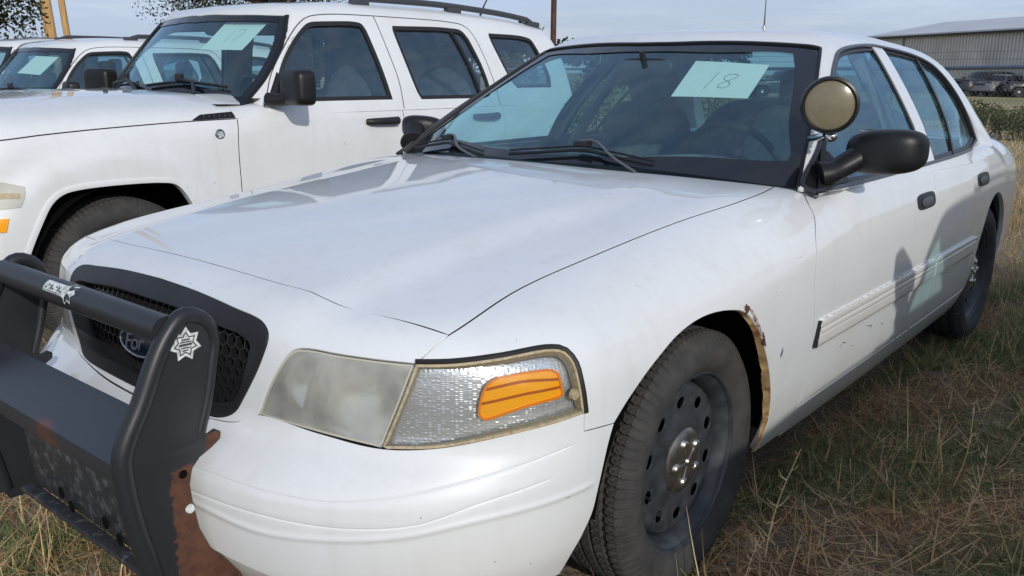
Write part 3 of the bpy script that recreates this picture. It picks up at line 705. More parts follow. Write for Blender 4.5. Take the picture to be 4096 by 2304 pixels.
# lower valance below the bumper
vt = [[.56, .86, .30], [.72, .77, .30], [.86, .60, .32], [.95, .42, .37], [1.0, .28, .39], [1.01, 0, .39]]
vb = [[.57, .83, .20], [.72, .74, .185], [.86, .58, .20], [.93, .40, .235], [.96, .25, .25], [.97, 0, .25]]
val_out = [vt, mir(rev(vt)), mir([vt[0], vb[0]]), mir(vb), rev(vb), [vb[0], vt[0]]]
panel('lower_valance', BZ, lambda x, y, z: sed_lower(x + .035, y * 1.03, z), val_out, MT['paint_dusty'], sedan, step=.04, gap=0, flange=.012)
# doors, rocker, rear quarter
XB = -1.76
belt_f = [[-.74, .809, .975], [-.76, .87, .968], [-1.2, .89, .968], [XB, .90, .966]]
fdoor_out = [OUT['door_front'], [OUT['door_front'][-1], [-.546, .965, .42], [-.545, .95, .335]], [[-.545, .95, .335], [XB, .955, .335]], [[XB, .955, .335], [XB - .01, .98, .6], [XB, .935, .945], [XB, .90, .966]], rev(belt_f)]
# make the first corner agree
fdoor_out[-1][-1] = OUT['door_front'][0]
def dent(P):   # shallow flat of the door skin, slightly pulled in under the belt
    return np.zeros(len(P))
fdoor = panel('front_door', LX, sed_lower, fdoor_out, MT['paint'], sedan, step=.035, gap=.0025, flange=.02, edge_mat=MT['rubber_seal'])  # black edge faces colour in the shade of the front door gap
RA = [[-2.913 + .395 * math.cos(rad(a)), .95, .335 + .395 * math.sin(rad(a)) * (1.0 if a < 90 else 1.0)] for a in range(15, 181, 15)]
ra_f = [p for p in RA if p[0] > -2.913][::-1]        # from the top of the arch to its front
rdoor_out = [[[XB, .935, .952], [XB - .01, .98, .6], [XB, .955, .335]], [[XB, .955, .335], [-2.40, .955, .335]], [[-2.40, .955, .335], [-2.41, .96, .40], [-2.44, .97, .50], [-2.50, .97, .585], [-2.62, .965, .70], [-2.70, .945, .85], [-2.72, .92, .945], [-2.72, .84, .985]], [[-2.72, .84, .985], [-2.3, .885, .975], [XB, .90, .966]], [[XB, .90, .966], [XB, .935, .952]]]
rdoor = panel('rear_door', LX, sed_lower, rdoor_out, MT['paint'], sedan, step=.035, gap=.0025, flange=.02, edge_mat=MT['rubber_seal'])  # same black edges, painted shade in the rear door gap
rock_out = [[[-.545, .95, .333], [-2.50, .955, .333]], [[-2.50, .955, .333], [-2.50, .90, .23]], [[-2.50, .90, .23], [-.54, .905, .232]], [[-.54, .905, .232], [-.545, .95, .333]]]
rock = panel('rocker_panel', LX, sed_lower, rock_out, MT['paint'], sedan, step=.05, gap=.001, flange=.02)
arcp = [[-2.50, .95, .45]] + [[-2.913 + .40 * math.cos(rad(a)), .955, .335 + .405 * math.sin(rad(a))] for a in range(20, 171, 15)] + [[-3.31, .93, .33]]
quart_out = [[[-2.72, .84, .985], [-2.72, .92, .945], [-2.70, .945, .85], [-2.62, .965, .70], [-2.50, .97, .585], [-2.46, .97, .52], [-2.42, .96, .43], [-2.40, .955, .335]], [[-2.40, .955, .335], [-2.505, .95, .334]], [[-2.505, .95, .334]] + arcp[1:], [[-3.31, .93, .33], [-4.05, .80, .33]], [[-4.05, .80, .33], [-4.12, .72, .75], [-4.10, .70, .93]], [[-4.10, .70, .93], [-3.5, .70, .985], [-3.25, .70, .995]], [[-3.25, .70, .995], [-3.0, .74, .985], [-2.72, .84, .985]]]
quart = panel('rear_quarter_panel', LX, sed_lower, quart_out, MT['paint'], sedan, step=.035, gap=.0025, flange=.02)
for o in (fdoor, rdoor, rock, quart): mirror_copy(o, sedan)
lid_out = [[[-3.25, .735, .99], [-3.5, .715, .985], [-4.10, .69, .93]], [[-4.10, .69, .93], [-4.2, 0, .93], [-4.10, -.69, .93]], [[-4.10, -.69, .93], [-3.5, -.715, .985], [-3.25, -.735, .99]], [[-3.25, -.735, .99], [-3.38, 0, 1.0], [-3.25, .735, .99]]]
panel('boot_lid', LX, sed_lower, lid_out, MT['paint'], sedan, step=.06)
tz = ChartZ(-3.2)
tail_out = [[[-4.1, .80, .33], [-4.2, 0, .30], [-4.1, -.80, .33]], [[-4.1, -.80, .33], [-4.1, -.70, .92]], [[-4.1, -.70, .92], [-4.25, 0, .92], [-4.1, .70, .92]], [[-4.1, .70, .92], [-4.1, .80, .33]]]
# tail built in a chart that faces backwards
class ChartB(ChartZ):
    def inv(s, P): P = np.asarray(P, float); return np.stack([s.R * np.arctan2(P[:, 1], s.x0 - P[:, 0]), P[:, 2]], 1)
    def ray(s, U):
        a = U[:, 0] / s.R; n = len(U); return np.stack([np.full(n, s.x0), np.zeros(n), U[:, 1]], 1), np.stack([-np.cos(a), np.sin(a), np.zeros(n)], 1)
panel('tail_panel', ChartB(-3.2), sed_lower, tail_out, MT['paint'], sedan, step=.07)
# cabin shell: roof, pillars and window frames in one skin
ws_t = OUT['ws_top'][:4] + [[-1.228, 0, 1.41]]
ws_s = OUT['ws_side']; ws_s[0] = [-.665, .84, .965]
dlo_top = [OUT['dlo_front'][-1], [-1.426, .65, 1.375], [-1.642, .63, 1.404], [-1.893, .618, 1.416], [-1.99, .621, 1.41], [-2.36, .651, 1.387], [-2.55, .686, 1.334], [-2.68, .737, 1.229], [-2.80, .806, 1.069], [-2.845, .842, .990]]
dlo_bot = [dlo_top[-1], [-2.4, .91, .972], [-1.633, .933, .964], [-.85, .915, .957], [-.679, .911, .961]]
dlo_f = [[-.679, .911, .961], [-.672, .903, .98], [-.836, .848, 1.079], [-1.237, .706, 1.298], dlo_top[0]]
dlo = [dlo_f, dlo_top, dlo_bot]
bk_t = [[-2.62, 0, 1.42], [-2.66, .35, 1.405], [-2.73, .56, 1.36]]
bk_s = [[-2.73, .56, 1.36], [-2.92, .66, 1.20], [-3.20, .74, .985]]
shell_out = [rev(ws_t), rev(ws_s), [ws_s[0], [-.69, .90, .956]], [[-.69, .90, .956], [-1.0, .915, .946], [-1.6, .93, .938], [-2.5, .93, .92], [-3.15, .84, .92]], [[-3.15, .84, .92], bk_s[-1]], rev(bk_s), rev(bk_t)]
shell_out += [mir(bk_t), mir(bk_s), mir([bk_s[-1], [-3.15, .84, .92]]), mir([[-3.15, .84, .92], [-2.5, .93, .92], [-1.6, .93, .938], [-1.0, .915, .946], [-.69, .90, .956]]), mir([[-.69, .90, .956], ws_s[0]]), mir(ws_s), mir(ws_t)]
dlo_l = loop(dlo, .012)
panel('roof_shell', GX, sed_green, shell_out, MT['paint'], sedan, step=.03, holes=[dlo_l, dlo_l * [1, -1, 1]], gap=.0, flange=.014)
panel('headliner', GX, sed_green, shell_out, MT['headliner'], sedan, step=.06, holes=[dlo_l, dlo_l * [1, -1, 1]], gap=-.004, flange=0, off=-.020)
# windscreen, with its black printed border and moulding
ws_loop = [rev(ws_t), rev(ws_s), [ws_s[0], [-.615, .70, .965], [-.54, .45, .985], [-.47, 0, .998], [-.54, -.45, .985], [-.615, -.70, .965], [ws_s[0][0], -ws_s[0][1], ws_s[0][2]]], mir(ws_s), mir(ws_t)]
wsP = loop(ws_loop, .012)
WC = ChartX(.55)
panel('windscreen', WC, sed_green, wsP, MT['glass_screen'], sedan, step=.05, gap=-.002, flange=0, off=-.007)
ws_in = [[[-1.17, 0, 1.366], [-1.19, .28, 1.363], [-1.25, .48, 1.350], [-1.26, .535, 1.340]], [[-1.26, .535, 1.340], [-1.15, .592, 1.275], [-.91, .675, 1.125], [-.77, .712, 1.010], [-.745, .705, .992]],
         [[-.745, .705, .992], [-.71, .65, .988], [-.64, .5, .996], [-.535, .25, 1.013], [-.50, 0, 1.018]]]
ws_in = ws_in + [mir(rev(c)) for c in ws_in[::-1]]
wsI = loop(ws_in, .012)
panel('windscreen_border', WC, sed_green, wsP, MT['frit_black'], sedan, step=.03, holes=[wsI], gap=-.002, flange=0, off=-.0035)
strip('windscreen_moulding', WC, sed_green, [mir(rev(ws_s)), mir(ws_t)[:-1] + rev(ws_t), rev(ws_s)][0] if False else rev(ws_s), [(-.006, -.004), (-.005, .004), (.005, .004), (.006, -.004)], MT['trim_black'], sedan)
strip('windscreen_moulding', WC, sed_green, mir(ws_s), [(-.006, -.004), (-.005, .004), (.005, .004), (.006, -.004)], MT['trim_black'], sedan)
strip('windscreen_moulding', WC, sed_green, ws_t[:-1] + mir(rev(ws_t)), [(-.007, -.006), (-.006, .003), (.006, .003), (.007, -.006)], MT['trim_black'], sedan)
panel('rear_screen', GX, sed_green, [rev(bk_t), mir(bk_t), mir(bk_s), [[-3.20, -.74, .985], [-3.37, 0, .985], [-3.20, .74, .985]], rev(bk_s)][0:0] + [bk_t, bk_s, [[-3.20, .74, .985], [-3.37, 0, .985], [-3.20, -.74, .985]], mir(rev(bk_s)), mir(rev(bk_t))], MT['glass_side'], sedan, step=.08, gap=0, flange=0, off=-.008)
# side glass, black frames, white centre pillar
bpF = [[-1.895, .62, 1.416], [-1.85, .697, 1.323], [-1.80, .789, 1.203], [-1.765, .864, 1.089], [-1.745, .93, .962]]
bpR = [[-1.995, .62, 1.41], [-1.955, .70, 1.32], [-1.905, .79, 1.20], [-1.865, .868, 1.085], [-1.845, .93, .963]]
f_fr = [dlo_f, [dlo_top[0]] + dlo_top[1:3] + [bpF[0]], bpF, [bpF[-1], [-1.2, .93, .958], dlo_bot[-1]]]
r_fr = [rev(bpR), [bpR[0]] + dlo_top[5:], [dlo_bot[0], dlo_bot[1], bpR[-1]]]
def shrink(P, d, ch=GX): U = inset(ch.inv(P), d); O, D = ch.ray(U); return shoot(sed_green, O, D)
fP = loop(f_fr, .012); rP = loop(r_fr, .012)
for side in (1, -1):
    m_ = np.array([1, side, 1])
    w = panel('front_window', GX, sed_green, fP * m_, MT['glass_side'], sedan, step=.08, gap=.004, flange=0, off=-.012)
    panel('window_frame', GX, sed_green, fP * m_, MT['trim_black'], w, step=.03, holes=[shrink(fP, .020) * m_], gap=.0, flange=.006, off=-.006)
    w = panel('rear_window', GX, sed_green, rP * m_, MT['glass_side'], sedan, step=.08, gap=.004, flange=0, off=-.012)
    panel('window_frame', GX, sed_green, rP * m_, MT['trim_black'], w, step=.03, holes=[shrink(rP, .022) * m_], gap=.0, flange=.006, off=-.006)
    bar_c = crom([[-2.38, .655, 1.375], [-2.31, .76, 1.243], [-2.24, .839, 1.129], [-2.165, .905, 1.0], [-2.15, .92, .972]], .02) * m_
    strip('quarter_light_bar', GX, sed_green, bar_c, [(-.011, -.010), (-.010, -.003), (.010, -.003), (.011, -.010)], MT['trim_black'], w)
    panel('centre_pillar', GX, sed_green, loop([rev(bpF), [bpF[0], bpR[0]], bpR, [bpR[-1], bpF[-1]]], .012) * m_, MT['paint'], sedan, step=.03, gap=.001, flange=.012, off=-.001)
    # bright and black belt trim around the opening
    strip('window_trim', GX, sed_green, (dlo_l * m_).tolist() + [(dlo_l * m_)[0].tolist()], [(-.010, -.004), (-.009, .004), (-.002, .006), (.004, .004), (.005, -.004)], MT['window_chrome'] if 'window_chrome' in MT else MT['trim_black'], sedan)
# ----------------------------------------------------------------- grille
gi_h = [[.93, 0, .792], [.928, .16, .79]] + OUT['grille_in'] + [[.955, .14, .612], [.957, 0, .611]]
gin = loop([gi_h + mir(rev(gi_h))[1:]], .012)
grille = panel('grille', HS, sed_lower, grille_curve, MT['black_plastic'], sedan, step=.02, holes=[gin], gap=.0015, flange=.035, off=.003)
def nose_x(y, z, field=sed_lower):
    y = np.atleast_1d(np.asarray(y, float)); z = np.atleast_1d(np.asarray(z, float))
    O = np.stack([np.full(len(y), .3), y, z], 1); D = np.tile([1., 0, 0], (len(y), 1)); return shoot(field, O, D, 1.2)
hx = MB(); a_ = .0155; gyz = gin[:, 1:]; seen = set(); hx_yz = []
for i in range(-30, 31):
    for j in range(-9, 10):
        cy = i * a_ * math.sqrt(3) + (j % 2) * a_ * math.sqrt(3) / 2; cz = .70 + j * a_ * 1.5
        if not inside(np.array([[cy, cz]]), inset(gyz, -.012))[0]: continue
        V = [(cy + a_ * math.sin(rad(60 * k)), cz + a_ * math.cos(rad(60 * k))) for k in range(6)]
        for k in range(6):
            p, q = V[k], V[(k + 1) % 6]; key = (round((p[0] + q[0]) * 500), round((p[1] + q[1]) * 500))
            if key in seen: continue
            seen.add(key)
            p = np.array(p); q = np.array(q); t = (q - p) / np.linalg.norm(q - p); n2 = np.array([-t[1], t[0]]) * .0016
            hx_yz += [p + n2, p - n2, q - n2, q + n2]
hx_yz = np.array(hx_yz); hx_R = nose_x(hx_yz[:, 0], hx_yz[:, 1])
for k in range(0, len(hx_R), 4):
    R = hx_R[k:k + 4]; hx.add(np.vstack([R - [.030, 0, 0], R - [.044, 0, 0]]), [(0, 1, 2, 3), (0, 4, 5, 1), (1, 5, 6, 2), (2, 6, 7, 3), (3, 7, 4, 0)])
hx.build('honeycomb_mesh', MT['grille_gloss'], grille)
MB().box((.80, 0, .68), (.02, .98, .24)).build('radiator_support', MT['liner_black'], grille)
# oval badge with its script
e_o = np.array([nose_x([0.0], [.690])[0][0] - .010, -.012, .690])
ov = lambda a, b, n=40: [(a * math.cos(2 * math.pi * k / n), b * math.sin(2 * math.pi * k / n)) for k in range(n)]
tilt = np.array([-.16, 0, .987]); badge = MB().prism(ov(.082, .034), (0, 1, 0), tilt, e_o, (.010, 0, 0)).build('badge', MT['emblem_blue'], grille, bevel=.002)
ring = MB(); ring.tube([e_o + np.array([.010, 0, 0]) + y * np.array([0, 1, 0]) + z * tilt for y, z in ov(.077, .0295, 49)[:] + [ov(.077, .0295, 49)[0]]], .0018, 6, False); ring.build('badge_ring', MT['emblem_silver'], badge)
tx = bpy.data.curves.new('badge_script', 'FONT'); tx.body = 'Ford'; tx.size = .056; tx.shear = .35; tx.extrude = .0008; tx.align_x = 'CENTER'; tx.align_y = 'CENTER'; tx.space_character = .92
to = bpy.data.objects.new('badge_script_curve', tx); COL.objects.link(to); bpy.context.view_layer.update()
tm = bpy.data.meshes.new_from_object(to.evaluated_get(bpy.context.evaluated_depsgraph_get())); bpy.data.objects.remove(to)
tm.materials.clear(); tm.materials.append(MT['emblem_silver']); to = bpy.data.objects.new('badge_script', tm); COL.objects.link(to)
to.parent = badge; to.matrix_local = Matrix(((0, tilt[0], 1, e_o[0] + .0112), (1, 0, 0, e_o[1]), (0, tilt[2], 0, e_o[2]), (0, 0, 0, 1)))
# ----------------------------------------------------------------- headlamps and corner lamps
bt_i = OUT['bump_top']; kS = 2
head_out = [hd_edge, OUT['lamp_split'], rev(bt_i[:3])]
lamp_out = [OUT['lamp_top'], rev(bt_i[2:]), rev(OUT['lamp_split'])]
hd_l = loop(head_out, .010); lp_l = loop(lamp_out, .010)
def lamp_facets(P):
    u = np.arctan2(P[:, 1], P[:, 0] - .2) * .8; v = P[:, 2]
    return .0035 * (np.abs(((u / .019) % 1) * 2 - 1)) + .0028 * (np.abs(((v / .0085) % 1) * 2 - 1))
for side in (1, -1):
    m_ = np.array([1, side, 1])
    hl = empty('headlamp', (0, 0, 0), sedan)
    panel('lens', HS, sed_lower, hd_l * m_, MT['haze_lens'], hl, step=.02, gap=.0035, flange=.012, off=-.002, edge=.010)
    strip('lamp_bucket', HS, sed_lower, (hd_l * m_).tolist() + [(hd_l * m_)[0].tolist()], [(0, -.012), (0, -.075)], MT['bucket'], hl)
    def bowl(P):
        d = np.zeros(len(P))
        for (yy, zz, rr, dp) in ((.625, .690, .060, .034), (.505, .690, .038, .022)): d -= dp * np.exp(-(((np.abs(P[:, 1]) - yy) / rr) ** 2 + ((P[:, 2] - zz) / (rr * 1.05)) ** 2) * 1.2)
        return d
    panel('reflector', HS, sed_lower, hd_l * m_, MT['lamp_mirror'], hl, step=.010, gap=.003, flange=0, off=-.040, disp=bowl)
    for yy in (.62, .51):
        c = nose_x([yy], [.688])[0]
        MB().lathe([(.0001, c[0] - .028), (.009, c[0] - .034), (.010, c[0] - .07)], 12, 'x', (0, yy * side, .690)).build('bulb', MT['glass_clear'], hl)
    strip('lens_edge', HS, sed_lower, (hd_l * m_).tolist() + [(hd_l * m_)[0].tolist()], [(.003 * -side, -.0012), (.0065 * -side, -.0012)], MT['lens_yellow'], hl)
    div = crom(np.array([[.872, .555, .760], [.888, .528, .70], [.893, .505, .618]]) * m_, .01)
    strip('lens_rib', HS, sed_lower, div, [(-.0022, -.006), (0, -.003), (.0022, -.006), (.003, -.045)], MT['bucket'], hl)
    cl = empty('corner_lamp', (0, 0, 0), sedan)
    panel('lens', HS if False else ChartZ(.2), sed_lower, lp_l * m_, MT['glass_clear'], cl, step=.02, gap=.010, flange=.008, off=-.002, edge=.008)
    chz = ChartZ(.2); UL = inset(chz.inv(lp_l * m_), -.004); fr_g = np.random.default_rng(11)
    lo_, hi_ = UL.min(0), UL.max(0); cw_, chh = .0072, .0042; cells = [(u, v) for u in np.arange(lo_[0], hi_[0], cw_) for v in np.arange(lo_[1], hi_[1], chh)]
    cells = np.array(cells); cells = cells[inside(cells + [cw_ / 2, chh / 2], UL)]
    Q = np.concatenate([cells + d for d in ([0, 0], [cw_, 0], [cw_, chh], [0, chh], [cw_ / 2, chh / 2])]); O, D = chz.ray(Q); P = shoot(sed_lower, O, D); N_ = grad(sed_lower, P); nc = len(cells)
    P = P - N_ * .027; P[4 * nc:] += N_[4 * nc:] * fr_g.uniform(-.0003, .0007, nc)[:, None]
    mb = MB(); mb.v = [tuple(p) for p in P]; mb.f = [(k + q * nc, k + ((q + 1) % 4) * nc, k + 4 * nc) for k in range(nc) for q in range(4)]
    mb.build('lamp_reflector', MT['silver_reflector'], cl, smooth=False)
    cc = lp_l * m_
    strip('lamp_wall', ChartZ(.2), sed_lower, cc.tolist() + [cc[0].tolist()], [(0, -.004), (0, -.034)], MT['bucket'], cl)
    rf = loop(OUT['refl'], .006) * m_
    ar = panel('amber_reflector', ChartZ(.2), sed_lower, rf, MT['amber'], cl, step=.012, gap=.001, flange=.014, off=-.012, edge=.006)
    for rb in ('rib1', 'rib2'):
        strip('reflector_rib', ChartZ(.2), sed_lower, np.array(OUT[rb]) * m_, [(-.0030, -.0125), (-.0024, -.0108), (.0024, -.0108), (.0030, -.0125)], MT['amber_dark'], ar)
    rim_c = rf.tolist() + [rf[0].tolist()]
    strip('reflector_rim', ChartZ(.2), sed_lower, rim_c, [(-.0028, -.016), (-.0022, -.0095), (.0022, -.0095), (.0028, -.016)], MT['amber_rim'], ar)
    cc = lp_l * m_
    strip('lamp_gasket', ChartZ(.2), sed_lower, cc.tolist() + [cc[0].tolist()], [(-.001 * side, -.012), (-.001 * side, .0008), (-.0062 * side, .0008), (-.0066 * side, -.02)] if True else None, MT['gasket_tan'], cl)
    strip('rubber_seal', ChartZ(.2), sed_lower, crom(OUT['lamp_top'], .01) * m_, [(k_ * side, b_) for k_, b_ in ((.0095, -.01), (.009, .003), (.004, .005), (-.001, .002), (-.0015, -.01))], MT['rubber_seal'], cl)  # a real rubber seal along the lamp's top edge
    p_ = onto([[.556, .927 * side, .685]], None, ChartZ(.2))[0]
    MB().lathe([(.0001, .0), (.006, 0), (.007, -.003), (.011, -.003), (.012, -.012)], 18, 'y', (p_[0], p_[1] + .001, p_[2])).build('screw_boss', MT['gasket_tan'], cl) if side > 0 else None
# ----------------------------------------------------------------- wheels
def wheel_parts():
    R = .345; W_ = .116
    prof = [(.226, .083), (.234, .092), (.246, .103), (.265, .1135), (.285, .1165), (.302, .114), (.316, .108), (.327, .100), (.3355, .0925)]
    tread_y = np.linspace(.088, -.088, 45)
    back = [(r, -y) for r, y in prof[::-1]]
    NA = 880
    th = np.arange(NA) / NA * 2 * math.pi
    V = []; F = []
    rows = []
    for (r, y) in prof: rows.append((np.full(NA, r), np.full(NA, y)))
    pitch = 88
    for y in tread_y:
        r0 = R - .0035 * (abs(y) / .088) ** 3
        gro = np.zeros(NA)
        for gc in (-.056, -.019, .019, .056):
            if abs(y - gc) < .0042: gro += .0075
        ph = (th / (2 * math.pi) * pitch + (.35 if abs(y) < .035 else 0) + y * 6) % 1
        lat = (np.abs(ph - .5) < (.13 if abs(y) > .06 else .09))
        if abs(y) > .026: gro = np.maximum(gro, lat * .006)
        sip = ((ph * 3) % 1 < .12) * .0025; gro = np.maximum(gro, sip)
        rows.append((r0 - np.minimum(gro, .008), np.full(NA, y)))
    # shoulder lugs run down on to the sidewall
    for k in (6, 7, 8):
        r, y = prof[k]; ph = (th / (2 * math.pi) * pitch + .088 * 6) % 1; lat = np.abs(ph - .5) < .11
        rows[k] = (r - lat * .002 * (k - 5) / 3, np.full(NA, y) - lat * .0018)
    for (r, y) in back: rows.append((np.full(NA, r), np.full(NA, y)))
    for r, y in rows:
        V.append(np.stack([r * np.cos(th), y, r * np.sin(th)], 1))
    m = len(rows); idx = np.arange(m * NA).reshape(m, NA)
    a, b = idx[:-1], idx[1:]
    F = np.stack([a, b, np.roll(b, -1, 1), np.roll(a, -1, 1)], -1).reshape(-1, 4)
    return np.vstack(V), F
wV, wF = wheel_parts()
class ChartP:
    def inv(s, P): P = np.asarray(P, float); return np.stack([P[:, 0], P[:, 2]], 1)
    def ray(s, U): n = len(U); return np.stack([U[:, 0], np.full(n, -.3), U[:, 1]], 1), np.tile([0, 1., 0], (n, 1))
def disc_y(x, y, z):
    r = np.hypot(x, z); return y - ip(r, [0, .06, .078, .095, .115, .14, .175, .192, .200, .206, .215], [.066, .066, .068, .072, .067, .060, .061, .058, .046, .02, -.02])
def circ(r, n, c=(0, 0), e=1.0, rot=0):
    out = []
    for k in range(n):
        t = 2 * math.pi * k / n; p = r * math.cos(t); q = r * e * math.sin(t); out.append([c[0] + p * math.cos(rot) - q * math.sin(rot), 0, c[1] + p * math.sin(rot) + q * math.cos(rot)])
    return np.array(out)
def build_wheel(parent, loc, side, rot):
    w = empty('wheel', loc, parent); w.rotation_euler = (0, rot, 0) if side > 0 else (0, rot, math.pi)
    ty = mesh_obj('tyre', wV, wF[:, ::-1], MT['tyre'], w, True); ty.data.set_sharp_from_angle(angle=rad(22))
    MB().lathe([(.226, -.09), (.226, .084), (.2315, .0935), (.237, .0945), (.2385, .090), (.232, .088), (.222, .082), (.215, .070), (.207, .055), (.203, .02), (.203, -.09)], 96).build('rim', MT['steel_black'], w)
    holes = [circ(.0165, 20, (.155 * math.cos(t), .155 * math.sin(t)), 1.22, t) for t in [2 * math.pi * k / 10 for k in range(10)]]
    panel('wheel_disc', ChartP(), disc_y, circ(.204, 96), MT['steel_black'], w, step=.012, holes=holes, gap=0, flange=.003, edge=.008)
    cap = MB().lathe([(.0001, .086), (.03, .0855), (.06, .083), (.078, .079), (.086, .073), (.087, .064)], 48).build('hub_cap', MT['cap_steel'], w)
    nb = MB()
    for k in range(5):
        t = 2 * math.pi * k / 5 + .3; c = (.054 * math.cos(t), 0, .054 * math.sin(t))
        nb.lathe([(.0001, .0925), (.008, .092), (.012, .0895), (.0145, .085), (.018, .078)], 16, 'y', c)
        p = np.array([.043 * math.cos(t), .0825, .043 * math.sin(t)]); q = np.array([.010 * math.cos(t), .0835, .010 * math.sin(t)])
        nb.tube([p, q], [.006, .004], 8)
    nb.lathe([(.0001, .092), (.008, .0915), (.012, .086)], 16, 'y')
    nb.build('lug_covers', MT['cap_steel'], cap)
    MB().lathe([(.0001, .0), (.18, .0), (.19, -.012), (.19, -.06)], 32).build('brake_drum', MT['liner_black'], w)
    MB().tube([(.155, .04, .0), (.158, .07, .0)], .0045, 8).build('valve_stem', MT['black_plastic'], w)
    return w
TW = .802; TR = .812
build_wheel(sedan, (0, TW, .333), 1, .35); build_wheel(sedan, (0, -TW, .333), -1, 0)
build_wheel(sedan, (-2.913, TR, .333), 1, 1.1); build_wheel(sedan, (-2.913, -TR, .333), -1, 0)
# wheel wells
for xc, zc, rx in ((.045, .34, .445), (-2.913, .34, .43)):
    for side in (1, -1):
        wv = MB(); n = 22; rows = []
        for yy, k in (((.935, 1.0), (.90, 1.005), (.52, 1.0)) if xc > -1 else ((.90, .96), (.86, .96), (.52, .96))):
            rows.append([(xc + rx * k * math.cos(t), yy * side, zc + .405 * k * math.sin(t)) for t in np.linspace(.12, math.pi + .1, n)])
        V = sum(rows, []); F = [(r * n + i, r * n + i + 1, (r + 1) * n + i + 1, (r + 1) * n + i) for r in range(2) for i in range(n - 1)]
        F.append(tuple(range(2 * n, 3 * n)))
        wv.add(V, F); wv.build('wheel_well', MT['liner_black'], sedan)
# bare, rusted lip at the rear of the front arch
ar_c = crom([p for p in arch if p[0] < -.08], .008); ar_s = onto(ar_c); n = len(ar_s)
wob = .004 * np.sin(np.arange(n) * 1.7) + .003 * np.sin(np.arange(n) * .63)
wob = np.random.default_rng(8).normal(0, .0028, n + 4); wob = np.convolve(wob, np.ones(5) / 5 * 2, 'valid'); tw = .35 + .65 * np.sin(np.linspace(.15, math.pi * .93, n))
row1 = ar_s - [0, .002, 0]; row2 = ar_s + np.stack([.003 + 0 * wob, -.014 * tw + wob, 0 * wob], 1); row3 = ar_s + np.stack([.005 + wob, -.022 * tw + wob, -.003 + 0 * wob], 1)
al = MB(); V = np.stack([row1, row2, row3], 1).reshape(-1, 3); al.add(V, [(i * 3 + k, i * 3 + k + 1, (i + 1) * 3 + k + 1, (i + 1) * 3 + k) for i in range(n - 1) for k in range(2)])
lip_o = al.build('arch_lip', MT['primer_rust'], fd)
rng_r = np.random.default_rng(3)
def ragged(c, r1, r2, ang, n=22, seed=1):
    g = np.random.default_rng(seed); out = []
    for k in range(n):
        t = 2 * math.pi * k / n; j = 1 + g.uniform(-.38, .30); a, b = r1 * j * math.cos(t), r2 * j * math.sin(t)
        out.append([c[0] + a * math.cos(ang) - b * math.sin(ang), .97, c[1] + a * math.sin(ang) + b * math.cos(ang)])
    return np.array(out)
panel('rust_patch', LX, sed_lower, ragged((-.105, .731), .013, .010, .2, seed=2), MT['rust'], fd, step=.006, gap=0, flange=.004, off=.0015, edge=.004)
panel('rust_patch', LX, sed_lower, ragged((-.158, .684), .052, .007, -2.25, 30, 5), MT['flaked_paint'], fd, step=.006, gap=0, flange=.004, off=.0012, edge=.004)
panel('rust_patch', LX, sed_lower, ragged((-.205, .628), .020, .005, -2.05, 24, 9), MT['rust'], fd, step=.006, gap=0, flange=.004, off=.002, edge=.004)
panel('paint_chip', LX, sed_lower, ragged((-.33, .56), .006, .014, .2, 14, 6), MT['chip_blue'], fd, step=.01, gap=0, flange=0, off=.0006, edge=.004)
# ----------------------------------------------------------------- door details
mu = OUT['mould_up']; ml_ = OUT['mould_lo']
mo = [[[-.575, .98, .600], [XB + .012, .98, .598]], [[XB + .012, .98, .598], [XB + .012, .98, .522]], [[XB + .012, .98, .522], [-.553, .98, .527]], [[-.553, .98, .527], [-.575, .98, .600]]]
mo2 = [[[XB - .012, .98, .598], [-2.45, .98, .592]], [[-2.45, .98, .592], [-2.405, .98, .518]], [[-2.405, .98, .518], [XB - .012, .98, .522]], [[XB - .012, .98, .522], [XB - .012, .98, .598]]]
def mould_disp(P):
    return -.0035 * np.exp(-((P[:, 2] - .578) / .004) ** 2) - .003 * np.exp(-((P[:, 2] - .560) / .003) ** 2) - .004 * sstep(np.abs(P[:, 2] - .561), .028, .038)
rowsm = [np.array([[x, .98, z] for x in np.arange(-2.44, -.56, .02)]) for z in (.5225, .5245, .527, .531, .535, .5535, .5565, .5600, .5635, .567, .5715, .5748, .578, .5812, .585, .588, .5905, .593, .5955, .5975)]
for dr, out_ in ((fdoor, mo), (rdoor, mo2)):
    o = panel('side_moulding', LX, sed_lower, out_, MT['paint_dusty'], dr, step=.02, gap=.001, flange=.014, off=.0125, disp=mould_disp, extra=rowsm)
    mirror_copy(o, [c for c in sedan.children if c.name.startswith(dr.name.split('.')[0] + '.')][0])
MB().prism([(-.578, .601), (-.572, .601), (-.550, .525), (-.556, .525)], (1, 0, 0), (0, 0, 1), (0, .978, 0), (0, .0125, 0)).build('moulding_end', MT['trim_black'], fdoor)
def handle(dr, x0, z0):
    h = MB(); c = onto([[x0, .97, z0]])[0]; nrm = grad(sed_lower, c[None])[0]; up = np.array([0, -nrm[2], nrm[1]]); fw = np.array([1., 0, 0])
    se = lambda a, b, p, n=36: [(a * np.sign(math.cos(t)) * abs(math.cos(t)) ** p, b * np.sign(math.sin(t)) * abs(math.sin(t)) ** p) for t in [2 * math.pi * k / n for k in range(n)]]
    h.prism(se(.112, .030, .55), fw, up, c - nrm * .004, nrm * .0075)
    o = h.build('door_handle', MT['black_plastic'], dr, bevel=.003)
    g = MB(); g.prism([(x_, y_ - .004) for x_, y_ in se(.072, .017, .7)], fw, up, c + nrm * .002, nrm * .006); g.build('grip', MT['handle_grey'], o, bevel=.002)
    return o
handle(fdoor, -1.62, .842); handle(rdoor, -2.55, .845)
